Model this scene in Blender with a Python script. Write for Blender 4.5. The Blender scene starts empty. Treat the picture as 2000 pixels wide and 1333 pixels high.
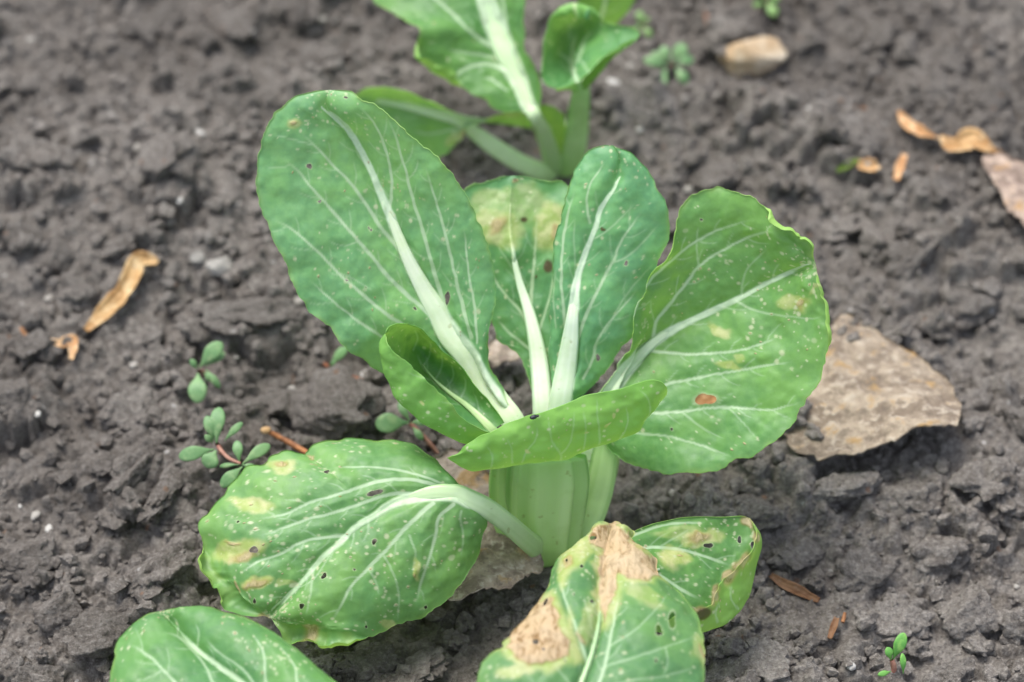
import bpy, math, random
import numpy as np
from mathutils import Vector

# ------------------------------------------------------------------ camera, sky, sun, exposure
scene = bpy.context.scene
COL = scene.collection
PITCH = math.radians(48.0)
DIST = 1.15
FOCAL = 90.0
cam_data = bpy.data.cameras.new("camera")
cam = bpy.data.objects.new("camera", cam_data)
COL.objects.link(cam)
CAM = np.array([0.0, -DIST * math.cos(PITCH), DIST * math.sin(PITCH)])
cam.location = CAM
cam.rotation_euler = (math.pi / 2 - PITCH, 0, 0)
cam_data.sensor_width = 36.0
cam_data.lens = FOCAL
cam_data.clip_start = 0.05
cam_data.clip_end = 500
cam_data.dof.use_dof = True
cam_data.dof.focus_distance = 1.02
cam_data.dof.aperture_fstop = 5.0
scene.camera = cam

world = bpy.data.worlds.new("World")
scene.world = world
world.use_nodes = True
wn = world.node_tree
bg = wn.nodes["Background"]
sky = wn.nodes.new("ShaderNodeTexSky")
sky.sky_type = 'NISHITA'
sky.sun_disc = False
SUN_EL, SUN_AZ = math.radians(62), math.radians(-35)      # azimuth from +Y, negative is towards -X
sky.sun_elevation = SUN_EL
sky.sun_rotation = SUN_AZ % (2 * math.pi)
sky.air_density = 1.0
sky.dust_density = 3.0
sky.ozone_density = 1.0
hsv = wn.nodes.new("ShaderNodeHueSaturation")               # overcast: a paler, greyer sky
hsv.inputs["Saturation"].default_value = 0.55
wn.links.new(sky.outputs[0], hsv.inputs["Color"])
wn.links.new(hsv.outputs[0], bg.inputs[0])
bg.inputs[1].default_value = 0.13

sun_data = bpy.data.lights.new("sun", 'SUN')
sun_data.energy = 1.4
sun_data.angle = math.radians(28)
sun_data.color = (1.0, 0.97, 0.92)
sun = bpy.data.objects.new("sun", sun_data)
COL.objects.link(sun)
sd = Vector((math.sin(SUN_AZ) * math.cos(SUN_EL), math.cos(SUN_AZ) * math.cos(SUN_EL), math.sin(SUN_EL)))
sun.rotation_euler = sd.to_track_quat('Z', 'Y').to_euler()
sun.location = sd * 5

scene.view_settings.view_transform = 'Standard'
scene.view_settings.look = 'None'
scene.view_settings.exposure = 1.18
scene.view_settings.gamma = 1.0
scene.view_settings.use_curve_mapping = False
scene.render.engine = 'CYCLES'
scene.cycles.use_denoising = True
scene.cycles.max_bounces = 6
scene.cycles.transparent_max_bounces = 4

# ------------------------------------------------------------------ geometry helpers
FWD = np.array([0.0, math.cos(PITCH), -math.sin(PITCH)])
UP = np.array([0.0, math.sin(PITCH), math.cos(PITCH)])
RIGHT = np.array([1.0, 0.0, 0.0])
K = 36.0 / FOCAL / 2000.0
PXM = K * DIST                                            # metres per photo pixel at the middle of the bed


def at(px, py, z=0.0):
    """Point of the bed at height z that stands at this place in the plan traced from the photograph."""
    d = FWD + RIGHT * ((px - 1000) * K) + UP * (-(py - 666.5) * K)
    return CAM + d * ((z - CAM[2]) / d[2])


def to_plan(P):
    v = P - CAM
    dep = v @ FWD
    return np.stack([1000 + (v @ RIGHT) / dep / K, 666.5 - (v @ UP) / dep / K], -1)


def _h(ix, iy, iz, seed):
    with np.errstate(over='ignore'):
        n = (ix.astype(np.int64) * 374761393 + iy.astype(np.int64) * 668265263 + iz.astype(np.int64) * 2147483647 + seed * 974711) & 0x7FFFFFFF
        n = ((n ^ (n >> 13)) * 1274126177) & 0x7FFFFFFF
        n = (n ^ (n >> 16)) & 0xFFFF
    return n / 32767.5 - 1.0


def vnoise(P, seed=0):
    """value noise in 3D, -1..1"""
    P = np.asarray(P, float)
    i = np.floor(P)
    f = P - i
    i = i.astype(np.int64)
    u = f * f * f * (f * (f * 6 - 15) + 10)
    out = 0
    for dx in (0, 1):
        wx = u[..., 0] if dx else 1 - u[..., 0]
        for dy in (0, 1):
            wy = u[..., 1] if dy else 1 - u[..., 1]
            for dz in (0, 1):
                wz = u[..., 2] if dz else 1 - u[..., 2]
                out = out + wx * wy * wz * _h(i[..., 0] + dx, i[..., 1] + dy, i[..., 2] + dz, seed)
    return out


def fbm(P, octaves=4, seed=0, gain=0.5):
    P = np.asarray(P, float)
    a, s, out = 1.0, 1.0, 0
    for o in range(octaves):
        out = out + a * vnoise(P * s + o * 17.3, seed + o)
        a *= gain
        s *= 2.03
    return out


def smooth(a, b, x):
    t = np.clip((x - a) / (b - a), 0, 1)
    return t * t * (3 - 2 * t)


def spline(P, n):
    """Catmull-Rom through the points, resampled evenly along its length"""
    P = np.asarray(P, float)
    if len(P) == 1:
        return np.repeat(P, n, 0)
    d = np.maximum(np.linalg.norm(np.diff(P, axis=0), axis=1), 1e-6)
    t = np.concatenate([[0], np.cumsum(np.sqrt(d))])
    m = np.zeros_like(P)
    if len(P) > 2:
        h = np.diff(t)
        s = np.diff(P, axis=0) / h[:, None]
        m[1:-1] = (s[:-1] * h[1:, None] + s[1:] * h[:-1, None]) / (h[1:] + h[:-1])[:, None]
        m[0] = 1.5 * s[0] - 0.5 * m[1]
        m[-1] = 1.5 * s[-1] - 0.5 * m[-2]
    else:
        m[:] = (P[1] - P[0]) / (t[1] - t[0])
    tt = np.linspace(0, t[-1], max(400, n * 3))
    k = np.clip(np.searchsorted(t, tt, side='right') - 1, 0, len(P) - 2)
    h = (t[k + 1] - t[k])
    u = (tt - t[k]) / h
    u2, u3 = u * u, u * u * u
    Q = ((2 * u3 - 3 * u2 + 1)[:, None] * P[k] + (u3 - 2 * u2 + u)[:, None] * h[:, None] * m[k]
         + (-2 * u3 + 3 * u2)[:, None] * P[k + 1] + (u3 - u2)[:, None] * h[:, None] * m[k + 1])
    L = np.concatenate([[0], np.cumsum(np.linalg.norm(np.diff(Q, axis=0), axis=1))])
    ss = np.linspace(0, L[-1], n)
    return np.stack([np.interp(ss, L, Q[:, c]) for c in range(Q.shape[1])], -1)


def fill_z(pts):
    """(x, y) or (x, y, z): missing heights are filled in along the line"""
    xy = np.array([p[:2] for p in pts], float)
    L = np.concatenate([[0], np.cumsum(np.linalg.norm(np.diff(xy, axis=0), axis=1))])
    k = [i for i, p in enumerate(pts) if len(p) > 2]
    z = np.interp(L, L[k], [pts[i][2] for i in k])
    return np.array([at(x, y, h) for (x, y), h in zip(xy, z)])


def mesh_obj(name, V, F, mat, parent=None, attrs=None, smooth_shade=True):
    me = bpy.data.meshes.new(name)
    V = np.asarray(V, np.float32)
    F = np.asarray(F, np.int32)
    k = F.shape[1]
    me.vertices.add(len(V))
    me.vertices.foreach_set("co", V.ravel())
    me.loops.add(F.size)
    me.loops.foreach_set("vertex_index", F.ravel())
    me.polygons.add(len(F))
    me.polygons.foreach_set("loop_start", np.arange(0, F.size, k, dtype=np.int32))
    me.polygons.foreach_set("loop_total", np.full(len(F), k, np.int32))
    me.polygons.foreach_set("use_smooth", np.full(len(F), smooth_shade, bool))
    me.update(calc_edges=True)
    for a, v in (attrs or {}).items():
        at_ = me.attributes.new(a, 'FLOAT', 'POINT')
        at_.data.foreach_set("value", np.asarray(v, np.float32).ravel())
    me.materials.append(mat)
    o = bpy.data.objects.new(name, me)
    COL.objects.link(o)
    if parent is not None:
        o.parent = parent
    return o


def tag(o, label=None, cat=None, group=None, kind=None):
    if label: o["label"] = label
    if cat: o["category"] = cat
    if group: o["group"] = group
    if kind: o["kind"] = kind
    return o


def empty(name, loc):
    o = bpy.data.objects.new(name, None)
    o.location = loc
    o.empty_display_size = 0.02
    COL.objects.link(o)
    return o


def adopt(child, parent):
    """parent without moving: parts are modelled in world places"""
    child.parent = parent
    child.matrix_parent_inverse = parent_inverse(parent)


def parent_inverse(p):
    from mathutils import Matrix
    m = Matrix.Translation(p.location)
    return m.inverted()


def grid_faces(n, m):
    i, j = np.meshgrid(np.arange(n - 1), np.arange(m - 1), indexing='ij')
    a = (i * m + j).ravel()
    return np.stack([a, a + 1, a + m + 1, a + m], -1)


# ------------------------------------------------------------------ materials
class NT:
    def __init__(self, name):
        self.m = bpy.data.materials.new(name)
        self.m.use_nodes = True
        self.t = self.m.node_tree
        self.t.nodes.clear()
        self.out = self.t.nodes.new("ShaderNodeOutputMaterial")

    def n(self, typ, **kw):
        nd = self.t.nodes.new("ShaderNode" + typ)
        for k, v in kw.items():
            setattr(nd, k, v)
        return nd

    def link(self, a, b):
        self.t.links.new(a, b)

    def put(self, sock, v):
        if hasattr(v, "is_linked") or hasattr(v, "links"):
            self.link(v, sock)
        elif isinstance(v, (tuple, list)) and len(v) == 3 and sock.type == 'RGBA':
            sock.default_value = (*v, 1)
        else:
            sock.default_value = v

    def mix(self, f, a, b, blend='MIX'):
        nd = self.n("Mix", data_type='RGBA', blend_type=blend)
        nd.clamp_factor = True
        self.put(nd.inputs[0], f)
        self.put(nd.inputs[6], a)
        self.put(nd.inputs[7], b)
        return nd.outputs[2]

    def math(self, op, a, b=0.0, c=None):
        nd = self.n("Math", operation=op)
        self.put(nd.inputs[0], a)
        self.put(nd.inputs[1], b)
        if c is not None: self.put(nd.inputs[2], c)
        return nd.outputs[0]

    def ramp(self, f, lo, hi, a=0.0, b=1.0):
        nd = self.n("MapRange", interpolation_type='SMOOTHSTEP')
        self.put(nd.inputs[0], f)
        for i, v in enumerate((lo, hi, a, b)):
            nd.inputs[i + 1].default_value = v
        return nd.outputs[0]

    def coord(self):
        return self.n("TexCoord").outputs["Object"]

    def noise(self, scale, detail=3.0, rough=0.55, co=None, dist=0.0):
        nd = self.n("TexNoise")
        self.link(co or self.coord(), nd.inputs["Vector"])
        nd.inputs["Scale"].default_value = scale
        nd.inputs["Detail"].default_value = detail
        nd.inputs["Roughness"].default_value = rough
        nd.inputs["Distortion"].default_value = dist
        return nd.outputs["Fac"]

    def attr(self, name):
        nd = self.n("Attribute", attribute_name=name)
        return nd.outputs["Fac"]

    def bump(self, h, strength, dist, normal=None):
        nd = self.n("Bump")
        nd.inputs["Strength"].default_value = strength
        nd.inputs["Distance"].default_value = dist
        self.link(h, nd.inputs["Height"])
        if normal is not None: self.link(normal, nd.inputs["Normal"])
        return nd.outputs[0]

    def principled(self, col, rough, spec=0.5, normal=None):
        p = self.n("BsdfPrincipled")
        self.put(p.inputs["Base Color"], col)
        self.put(p.inputs["Roughness"], rough)
        p.inputs["Specular IOR Level"].default_value = spec
        if normal is not None: self.link(normal, p.inputs["Normal"])
        return p

    def done(self, sh):
        self.link(sh, self.out.inputs["Surface"])
        return self.m


def mat_leaf():
    t = NT("pak_choi_leaf")
    co = t.coord()
    big = t.noise(28, 3, 0.6, co)
    fine = t.noise(420, 4, 0.65, co)
    top = t.mix(t.ramp(big, 0.38, 0.62), (0.060, 0.200, 0.070), (0.098, 0.262, 0.072))
    top = t.mix(t.ramp(t.noise(95, 4, 0.6, co), 0.42, 0.62, 0, 0.55), top, (0.062, 0.188, 0.078))
    top = t.mix(t.ramp(fine, 0.3, 0.75, 0, 0.35), top, (0.125, 0.32, 0.10))
    under = t.mix(t.ramp(big, 0.35, 0.65), (0.16, 0.36, 0.085), (0.21, 0.42, 0.115))
    g = t.n("NewGeometry")
    col = t.mix(g.outputs["Backfacing"], top, under)
    oi = t.n("ObjectInfo")
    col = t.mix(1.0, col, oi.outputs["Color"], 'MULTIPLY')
    # net of small veins
    vo = t.n("TexVoronoi", feature='DISTANCE_TO_EDGE')
    t.link(co, vo.inputs["Vector"])
    vo.inputs["Scale"].default_value = 170
    net = t.ramp(vo.outputs["Distance"], 0.0, 0.09, 1, 0)
    col = t.mix(t.math('MULTIPLY', net, 0.12), col, (0.24, 0.42, 0.16))
    vein = t.attr("vein")
    col = t.mix(t.math('MULTIPLY', vein, 0.95), col, (0.50, 0.67, 0.42))
    col = t.mix(t.attr("rib"), col, t.mix(t.ramp(fine, 0.4, 0.65), (0.68, 0.80, 0.57), (0.74, 0.85, 0.63)))
    edge = t.attr("edge")
    col = t.mix(t.math('MULTIPLY', edge, 0.42), col, (0.34, 0.50, 0.13))
    yel = t.attr("yellow")
    ycol = t.mix(t.ramp(t.noise(160, 3, 0.6, co), 0.35, 0.65), (0.40, 0.50, 0.13), (0.60, 0.60, 0.28))
    col = t.mix(yel, col, ycol)
    spot = t.attr("spot")
    col = t.mix(spot, col, (0.60, 0.65, 0.40))
    br = t.attr("brown")
    wn_ = t.n("TexNoise")
    mp = t.n("Mapping")
    mp.inputs["Scale"].default_value = (2.2, 0.9, 1.0)
    t.link(co, mp.inputs["Vector"])
    t.link(mp.outputs[0], wn_.inputs["Vector"])
    wn_.inputs["Scale"].default_value = 190
    wn_.inputs["Detail"].default_value = 5
    wn_.inputs["Roughness"].default_value = 0.65
    wn_.inputs["Distortion"].default_value = 0.6
    bcol = t.mix(t.ramp(wn_.outputs["Fac"], 0.36, 0.56), (0.28, 0.155, 0.065), (0.62, 0.45, 0.27))
    bcol = t.mix(t.ramp(t.noise(75, 3, 0.6, co), 0.4, 0.65, 0, 0.45), bcol, (0.70, 0.57, 0.40))
    bcol = t.mix(t.ramp(br, 0.8, 0.4, 0, .8), bcol, (0.42, 0.23, 0.08))
    col = t.mix(br, col, bcol)
    dk = t.attr("dark")
    col = t.mix(dk, col, (0.075, 0.045, 0.025))
    nrm = t.bump(fine, 0.25, 0.0006)
    nrm = t.bump(t.math('MULTIPLY', wn_.outputs["Fac"], t.math('ADD', br, 0.15)), 0.7, 0.0012, nrm)
    rough = t.math('ADD', t.math('MULTIPLY', br, 0.4), t.ramp(fine, 0.3, 0.7, 0.42, 0.54))
    p = t.principled(col, rough, 0.5, nrm)
    tr = t.n("BsdfTranslucent")
    tc = t.mix(0.6, col, (0.34, 0.56, 0.06))
    t.link(tc, tr.inputs["Color"])
    ms = t.n("MixShader")
    t.link(t.ramp(t.attr("rib"), 0, 1, 0.32, 0.0), ms.inputs[0])
    t.link(p.outputs[0], ms.inputs[1])
    t.link(tr.outputs[0], ms.inputs[2])
    return t.done(ms.outputs[0])


def mat_petiole():
    t = NT("pak_choi_petiole")
    co = t.coord()
    al = t.attr("along")
    st = t.attr("stripe")
    oi = t.n("ObjectInfo")
    col = t.mix(t.ramp(al, 0.0, 0.45), (0.46, 0.62, 0.28), (0.66, 0.78, 0.53))
    col = t.mix(t.ramp(al, 0.62, 1.0, 0, 0.75), col, (0.44, 0.62, 0.36))
    col = t.mix(t.math('MULTIPLY', st, 0.20), col, (0.30, 0.50, 0.15))
    col = t.mix(t.ramp(t.noise(90, 4, 0.6, co), 0.45, 0.75, 0, 0.35), col, (0.36, 0.52, 0.2))
    col = t.mix(t.ramp(t.noise(230, 2, 0.5, co), 0.68, 0.76, 0, 0.5), col, (0.30, 0.33, 0.12))
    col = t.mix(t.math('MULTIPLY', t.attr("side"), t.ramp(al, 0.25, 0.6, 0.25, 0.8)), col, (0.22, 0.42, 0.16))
    col = t.mix(1.0, col, oi.outputs["Color"], 'MULTIPLY')
    p = t.principled(col, 0.38, 0.45, t.bump(t.noise(300, 3, 0.5, co), 0.12, 0.0005))
    p.inputs["Subsurface Weight"].default_value = 0.25
    p.inputs["Subsurface Radius"].default_value = (0.004, 0.006, 0.002)
    p.inputs["Subsurface Scale"].default_value = 1.0
    return t.done(p.outputs[0])


def mat_soil():
    t = NT("garden_soil")
    co = t.n("NewGeometry").outputs["Position"]
    n1 = t.noise(22, 4, 0.6, co)
    n2 = t.noise(140, 4, 0.65, co)
    n3 = t.noise(520, 5, 0.75, co)
    oi = t.n("ObjectInfo")
    col = t.mix(t.ramp(n1, 0.35, 0.65), (0.133, 0.117, 0.101), (0.186, 0.168, 0.149))
    col = t.mix(t.ramp(n2, 0.44, 0.62, 0, 0.6), col, (0.230, 0.211, 0.189))
    col = t.mix(t.ramp(n2, 0.46, 0.32, 0, 0.5), col, (0.105, 0.093, 0.082))
    col = t.mix(t.ramp(n3, 0.49, 0.66, 0, 0.7), col, (0.325, 0.302, 0.273))
    col = t.mix(t.ramp(n3, 0.50, 0.34, 0, 0.6), col, (0.072, 0.062, 0.054))
    # crumbs of other stuff: pale grit and rusty bits
    vo = t.n("TexVoronoi")
    t.link(co, vo.inputs["Vector"])
    vo.inputs["Scale"].default_value = 210
    vc = t.n("SeparateColor")
    t.link(vo.outputs["Color"], vc.inputs[0])
    dot = t.ramp(vo.outputs["Distance"], 0.22, 0.34, 1, 0)
    col = t.mix(t.math('MULTIPLY', dot, t.ramp(vc.outputs[0], 0.975, 0.985)), col, (0.40, 0.385, 0.36))
    col = t.mix(t.math('MULTIPLY', dot, t.ramp(vc.outputs[1], 0.975, 0.985)), col, (0.20, 0.13, 0.09))
    col = t.mix(t.ramp(t.noise(7, 3, 0.6, co), 0.56, 0.38, 0, 0.45), col, (0.085, 0.074, 0.064))
    rnd = t.ramp(oi.outputs["Random"], 0, 1, 0.94, 1.26)
    mul = t.n("VectorMath", operation='SCALE')
    t.link(col, mul.inputs[0])
    t.link(rnd, mul.inputs["Scale"])
    nrm = t.bump(n3, 1.0, 0.0022)
    nrm = t.bump(n2, 0.8, 0.004, nrm)
    p = t.principled(mul.outputs[0], 0.92, 0.2, nrm)
    return t.done(p.outputs[0])


def mat_simple(name, c1, c2, scale, rough=0.7, spec=0.3, c3=None, sc3=400, stretch=None, bump=0.4, bdist=0.001, transl=0.0):
    t = NT(name)
    co = t.coord()
    if stretch:
        mp = t.n("Mapping")
        mp.inputs["Scale"].default_value = stretch
        t.link(co, mp.inputs["Vector"])
        co = mp.outputs[0]
    a = t.noise(scale, 5, 0.62, co, 0.3)
    col = t.mix(t.ramp(a, 0.34, 0.66), c1, c2)
    if c3:
        col = t.mix(t.ramp(t.noise(sc3, 3, 0.6, co), 0.5, 0.68), col, c3)
    oi = t.n("ObjectInfo")
    col = t.mix(1.0, col, oi.outputs["Color"], 'MULTIPLY')
    p = t.principled(col, rough, spec, t.bump(t.noise(scale * 3, 4, 0.6, co), bump, bdist))
    if transl:
        tr = t.n("BsdfTranslucent")
        t.link(col, tr.inputs["Color"])
        ms = t.n("MixShader")
        ms.inputs[0].default_value = transl
        t.link(p.outputs[0], ms.inputs[1])
        t.link(tr.outputs[0], ms.inputs[2])
        return t.done(ms.outputs[0])
    return t.done(p.outputs[0])


def mat_wither():
    t = NT("withered_leaf")
    co = t.coord()
    a = t.noise(70, 5, 0.7, co, 0.4)
    b = t.noise(190, 5, 0.7, co, 0.2)
    col = t.mix(t.ramp(a, 0.38, 0.62), (0.19, 0.155, 0.125), (0.36, 0.31, 0.25))
    col = t.mix(t.ramp(b, 0.5, 0.64, 0, 0.8), col, (0.50, 0.46, 0.40))
    col = t.mix(t.ramp(b, 0.47, 0.34, 0, 0.7), col, (0.13, 0.11, 0.09))
    col = t.mix(t.ramp(t.noise(95, 4, 0.6, co), 0.55, 0.68, 0, 0.8), col, (0.33, 0.21, 0.075))
    oi = t.n("ObjectInfo")
    col = t.mix(1.0, col, oi.outputs["Color"], 'MULTIPLY')
    p = t.principled(col, 0.8, 0.25, t.bump(b, 0.9, 0.002))
    return t.done(p.outputs[0])


M_LEAF = mat_leaf()
M_PET = mat_petiole()
M_SOIL = mat_soil()
M_SEED = mat_simple("purslane_leaf", (0.12, 0.26, 0.10), (0.19, 0.34, 0.14), 130, 0.5, 0.4, (0.25, 0.38, 0.17), 300, bump=0.1, transl=0.15)
M_RED = mat_simple("red_stem", (0.26, 0.10, 0.07), (0.38, 0.2, 0.14), 200, 0.5, 0.4)
M_DRY = mat_simple("dry_leaf", (0.42, 0.24, 0.10), (0.62, 0.43, 0.22), 110, 0.65, 0.3, (0.72, 0.57, 0.36), 180, bump=0.6, transl=0.12)
M_WITHER = mat_wither()
M_TWIG = mat_simple("twig_bark", (0.16, 0.065, 0.025), (0.33, 0.15, 0.06), 220, 0.6, 0.35)
M_WHITE = mat_simple("pale_pebble", (0.50, 0.49, 0.46), (0.68, 0.67, 0.64), 150, 0.75, 0.3, (0.38, 0.36, 0.33), 260)
M_TAN = mat_simple("tan_stone", (0.36, 0.25, 0.14), (0.50, 0.40, 0.28), 45, 0.85, 0.2, (0.56, 0.48, 0.36), 90)
M_GREY = mat_simple("grey_stone", (0.25, 0.24, 0.215), (0.34, 0.325, 0.295), 80, 0.8, 0.25)
M_BUG = mat_simple("beetle_shell", (0.008, 0.010, 0.014), (0.015, 0.018, 0.026), 300, 0.25, 0.6)

# ------------------------------------------------------------------ ground
rng = np.random.default_rng(11)


def axis(a, b, step, far):
    core = np.arange(a, b + step / 2, step)
    out = [step] + [0.0032] * 80
    while sum(out) < far:
        out.append(out[-1] * 1.35)
    off = np.cumsum(out)
    return np.concatenate([(a - off)[::-1], core, b + off]), len(off)


STEP = 0.00125
GX0, GX1, GY0, GY1 = -0.34, 0.34, -0.34, 0.42
xs, ox = axis(GX0, GX1, STEP, 120)
ys, oy = axis(GY0, GY1, STEP, 120)
nx, ny = len(xs) - 2 * ox, len(ys) - 2 * oy
cx, cy = xs[ox:ox + nx], ys[oy:oy + ny]
X, Y = np.meshgrid(cx, cy)
P2 = np.stack([X, Y, np.zeros_like(X)], -1)
H = 0.0085 * fbm(P2 * 14, 3, 5) + 0.0016 * fbm(P2 * 110, 2, 6)
warp_x = 0.004 * fbm(P2 * 90, 3, 21)
warp_y = 0.004 * fbm(P2 * 90, 3, 22)


def stamp(x, y, rx, ry, rot, h, sink, pw, flat=2.0):
    R = max(rx, ry) * 1.5
    i0, i1 = np.searchsorted(cy, [y - R, y + R])
    j0, j1 = np.searchsorted(cx, [x - R, x + R])
    if i1 - i0 < 2 or j1 - j0 < 2:
        return
    s = np.s_[i0:i1, j0:j1]
    k = min(1.0, rx / 0.008)
    dx, dy = X[s] + warp_x[s] * k - x, Y[s] + warp_y[s] * k - y
    c, sn = math.cos(rot), math.sin(rot)
    u, v = (dx * c + dy * sn) / rx, (-dx * sn + dy * c) / ry
    a = np.arctan2(v, u)
    r = 1 + 0.18 * np.sin(2 * a + pw) + 0.16 * np.sin(3 * a + 1.7 * pw) + 0.12 * np.sin(5 * a + 2.3 * pw) + 0.06 * np.sin(9 * a + pw)
    d = np.clip(np.sqrt(u * u + v * v) / r, 0, 1)
    tilt = 0.25 * h * (u * math.cos(pw * 7) + v * math.sin(pw * 7))
    top = h * np.sqrt(1 - d ** flat) + tilt * (1 - d)
    ci, cj = min(np.searchsorted(cy, y), ny - 1), min(np.searchsorted(cx, x), nx - 1)
    base = 0.6 * H[ci, cj] + 0.4 * H[s].mean() - sink * h
    H[s] = np.where(d < 1, np.maximum(H[s], base + top), H[s])


def inview(n):
    x = rng.uniform(GX0, GX1, n)
    y = rng.uniform(GY0, GY1, n)
    return x, y


# the ridge of caked soil in front of the tan stone
for px, py, a, b, h, rot in ((1490, 215, 78, 34, .020, -.12), (1580, 250, 80, 36, .019, -.35), (1665, 300, 70, 36, .016, -.3), (330, 350, 80, 60, .016, .3), (480, 625, 105, 60, .015, .15), (640, 810, 100, 80, .014, -.4), (75, 345, 95, 60, .014, 0), (300, 1150, 90, 60, .012, .3), (1430, 60, 80, 60, .012, .2)):
    q = at(px, py, .008)
    stamp(q[0], q[1], a * PXM, b * PXM * 1.3, rot, h, .35, px * .37, 3.5)
for cnt, r0, r1, sink in ((70, 0.014, 0.026, 0.45), (800, 0.006, 0.012, 0.40), (5200, 0.0026, 0.0055, 0.30), (9000, 0.0016, 0.0026, 0.25)):
    for x, y in zip(*inview(cnt)):
        r = r0 + (r1 - r0) * rng.random() ** 2
        stamp(x, y, r * rng.uniform(.8, 1.25), r * rng.uniform(.7, 1.0), rng.uniform(0, 6.28), r * rng.uniform(.5, .95), sink, rng.uniform(0, 6.28), rng.uniform(2, 4))
H += 0.0010 * fbm(P2 * 330, 2, 31) + 0.0014 * fbm(P2 * 130, 2, 35)
H -= np.mean(H)
# the bed settles round the three stems
for bx, by in ((1062, 1088), (1092, 345)):
    q = at(bx, by)
    w = np.exp(-((X - q[0]) ** 2 + (Y - q[1]) ** 2) / (2 * 0.02 ** 2))
    H = H * (1 - 0.8 * w) + w * 0.8 * -0.001


def gz(x, y):
    i = min(max(int(round((y - GY0) / STEP)), 0), ny - 1)
    j = min(max(int(round((x - GX0) / STEP)), 0), nx - 1)
    return float(H[i, j])


def on_ground(px, py, lift=0.0):
    z = 0.0
    for _ in range(6):
        p = at(px, py, z)
        z = 0.5 * z + 0.5 * (gz(p[0], p[1]) + lift)
    return at(px, py, z)


FX, FY = np.meshgrid(xs, ys)
FP = np.stack([FX, FY, FX * 0], -1)
FZ = 0.0085 * fbm(FP * 14, 3, 5) + 0.006 * np.abs(fbm(FP * 48, 3, 8)) + 0.0035 * np.abs(fbm(FP * 130, 2, 9)) - 0.005
lim = np.clip(1.2 - (np.maximum(np.abs(FX), np.abs(FY)) - .3) / 1.5, 0, 1)
FZ = FZ * lim
FZ[oy:oy + ny, ox:ox + nx] = H
ground = mesh_obj("ground", np.stack([FX, FY, FZ], -1).reshape(-1, 3), grid_faces(len(ys), len(xs)), M_SOIL)
tag(ground, "crumbly grey brown garden soil of the vegetable bed", "soil", kind="structure")

# ------------------------------------------------------------------ clods, crumbs
import bmesh


def ico(sub):
    bm = bmesh.new()
    bmesh.ops.create_icosphere(bm, subdivisions=sub, radius=1.0)
    V = np.array([v.co[:] for v in bm.verts])
    F = np.array([[v.index for v in f.verts] for f in bm.faces])
    bm.free()
    return V, F


V1, F1 = ico(1)
V2, F2 = ico(2)
V4, F4 = ico(4)


def lump(V, seed, amp=0.32, freq=1.25, oc=4):
    n = fbm(V * freq + seed * 7.7, oc, seed, 0.55)
    r = 1 + amp * n
    out = V * r[:, None]
    # broken, flattish sides
    g = np.random.default_rng(seed)
    for _ in range(5):
        d = g.normal(size=3)
        d /= np.linalg.norm(d)
        h = out @ d
        lim = g.uniform(0.55, 0.85)
        out -= np.where(h > lim, (h - lim) * 0.8, 0)[:, None] * d
    return out


clod_me = []
for k in range(9):
    V = lump(V4, k + 3, 0.5, 1.5)
    V = V + V * (0.10 * fbm(V * 5, 4, k + 50, .6))[:, None]
    me = bpy.data.meshes.new("soil_clod")
    me.from_pydata(V.tolist(), [], F4.tolist())
    me.polygons.foreach_set("use_smooth", np.ones(len(F4), bool))
    me.materials.append(M_SOIL)
    clod_me.append(me)

clods = []


def clod(x, y, rx, ry, rz, k, rot, sink=0.45, label=None):
    o = bpy.data.objects.new("soil_clod", clod_me[k % 9])
    o.location = (x, y, gz(x, y) + rz * (1 - sink) * 0.7)
    o.scale = (rx, ry, rz)
    o.rotation_euler = (rng.uniform(-.25, .25), rng.uniform(-.25, .25), rot)
    COL.objects.link(o)
    tag(o, "crumbly grey brown soil clod lying loose on the garden bed", "soil clod", "soil clods on the bed")
    clods.append(o)
    if label: o["label"] = label
    return o


# large clods one can find in the photograph: x, y, half width, half depth in plan pixels, turn
big = [(1490, 180, 74, 26, -.1), (320, 345, 62, 50, .3), (75, 330, 80, 50, .1), (475, 615, 95, 48, .15), (645, 800, 85, 62, -.5), (150, 560, 42, 36, 0), (545, 765, 38, 30, 0),
       (190, 1235, 60, 42, .2), (110, 1165, 40, 36, .9), (395, 640, 40, 30, 0), (250, 790, 45, 38, .4), (45, 470, 40, 44, 0), (300, 1130, 60, 40, .4),
       (140, 955, 34, 26, 1), (330, 960, 22, 60, -.4), (265, 930, 24, 55, -.5), (430, 1085, 50, 32, .2), (60, 1060, 46, 34, .5), (300, 40, 60, 44, .2),
       (460, 60, 54, 36, .7), (180, 180, 46, 30, .2), (420, 250, 42, 30, .9), (620, 90, 60, 30, .2), (1430, 60, 58, 52, .1),
       (1590, 215, 70, 40, -.3), (1665, 275, 66, 36, -.4), (1850, 110, 56, 32, .2), (1930, 200, 50, 38, .5), (1720, 70, 44, 28, .2), (1650, 950, 62, 34, .3),
       (1780, 960, 50, 34, .1), (1690, 1100, 48, 36, .6), (1840, 1050, 60, 36, .4), (1930, 930, 52, 40, .2), (1760, 1180, 62, 34, -.2), (1900, 1170, 48, 40, .8),
       (1560, 1060, 50, 32, .3), (1500, 1280, 56, 40, .2), (1860, 1290, 52, 30, .5), (1640, 420, 60, 32, .2), (1780, 500, 52, 34, .7), (1900, 560, 56, 36, .2),
       (1950, 740, 46, 40, .3), (1400, 330, 54, 34, .4), (1540, 340, 50, 26, .2), (720, 1290, 50, 30, .2), (820, 1290, 40, 26, .2), (60, 1290, 50, 36, .3),
       (560, 980, 30, 20, 0), (720, 620, 44, 30, .1), (1480, 990, 56, 34, -.2), (90, 130, 50, 34, .4), (230, 480, 40, 26, .2), (30, 780, 30, 34, .4)]
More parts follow.
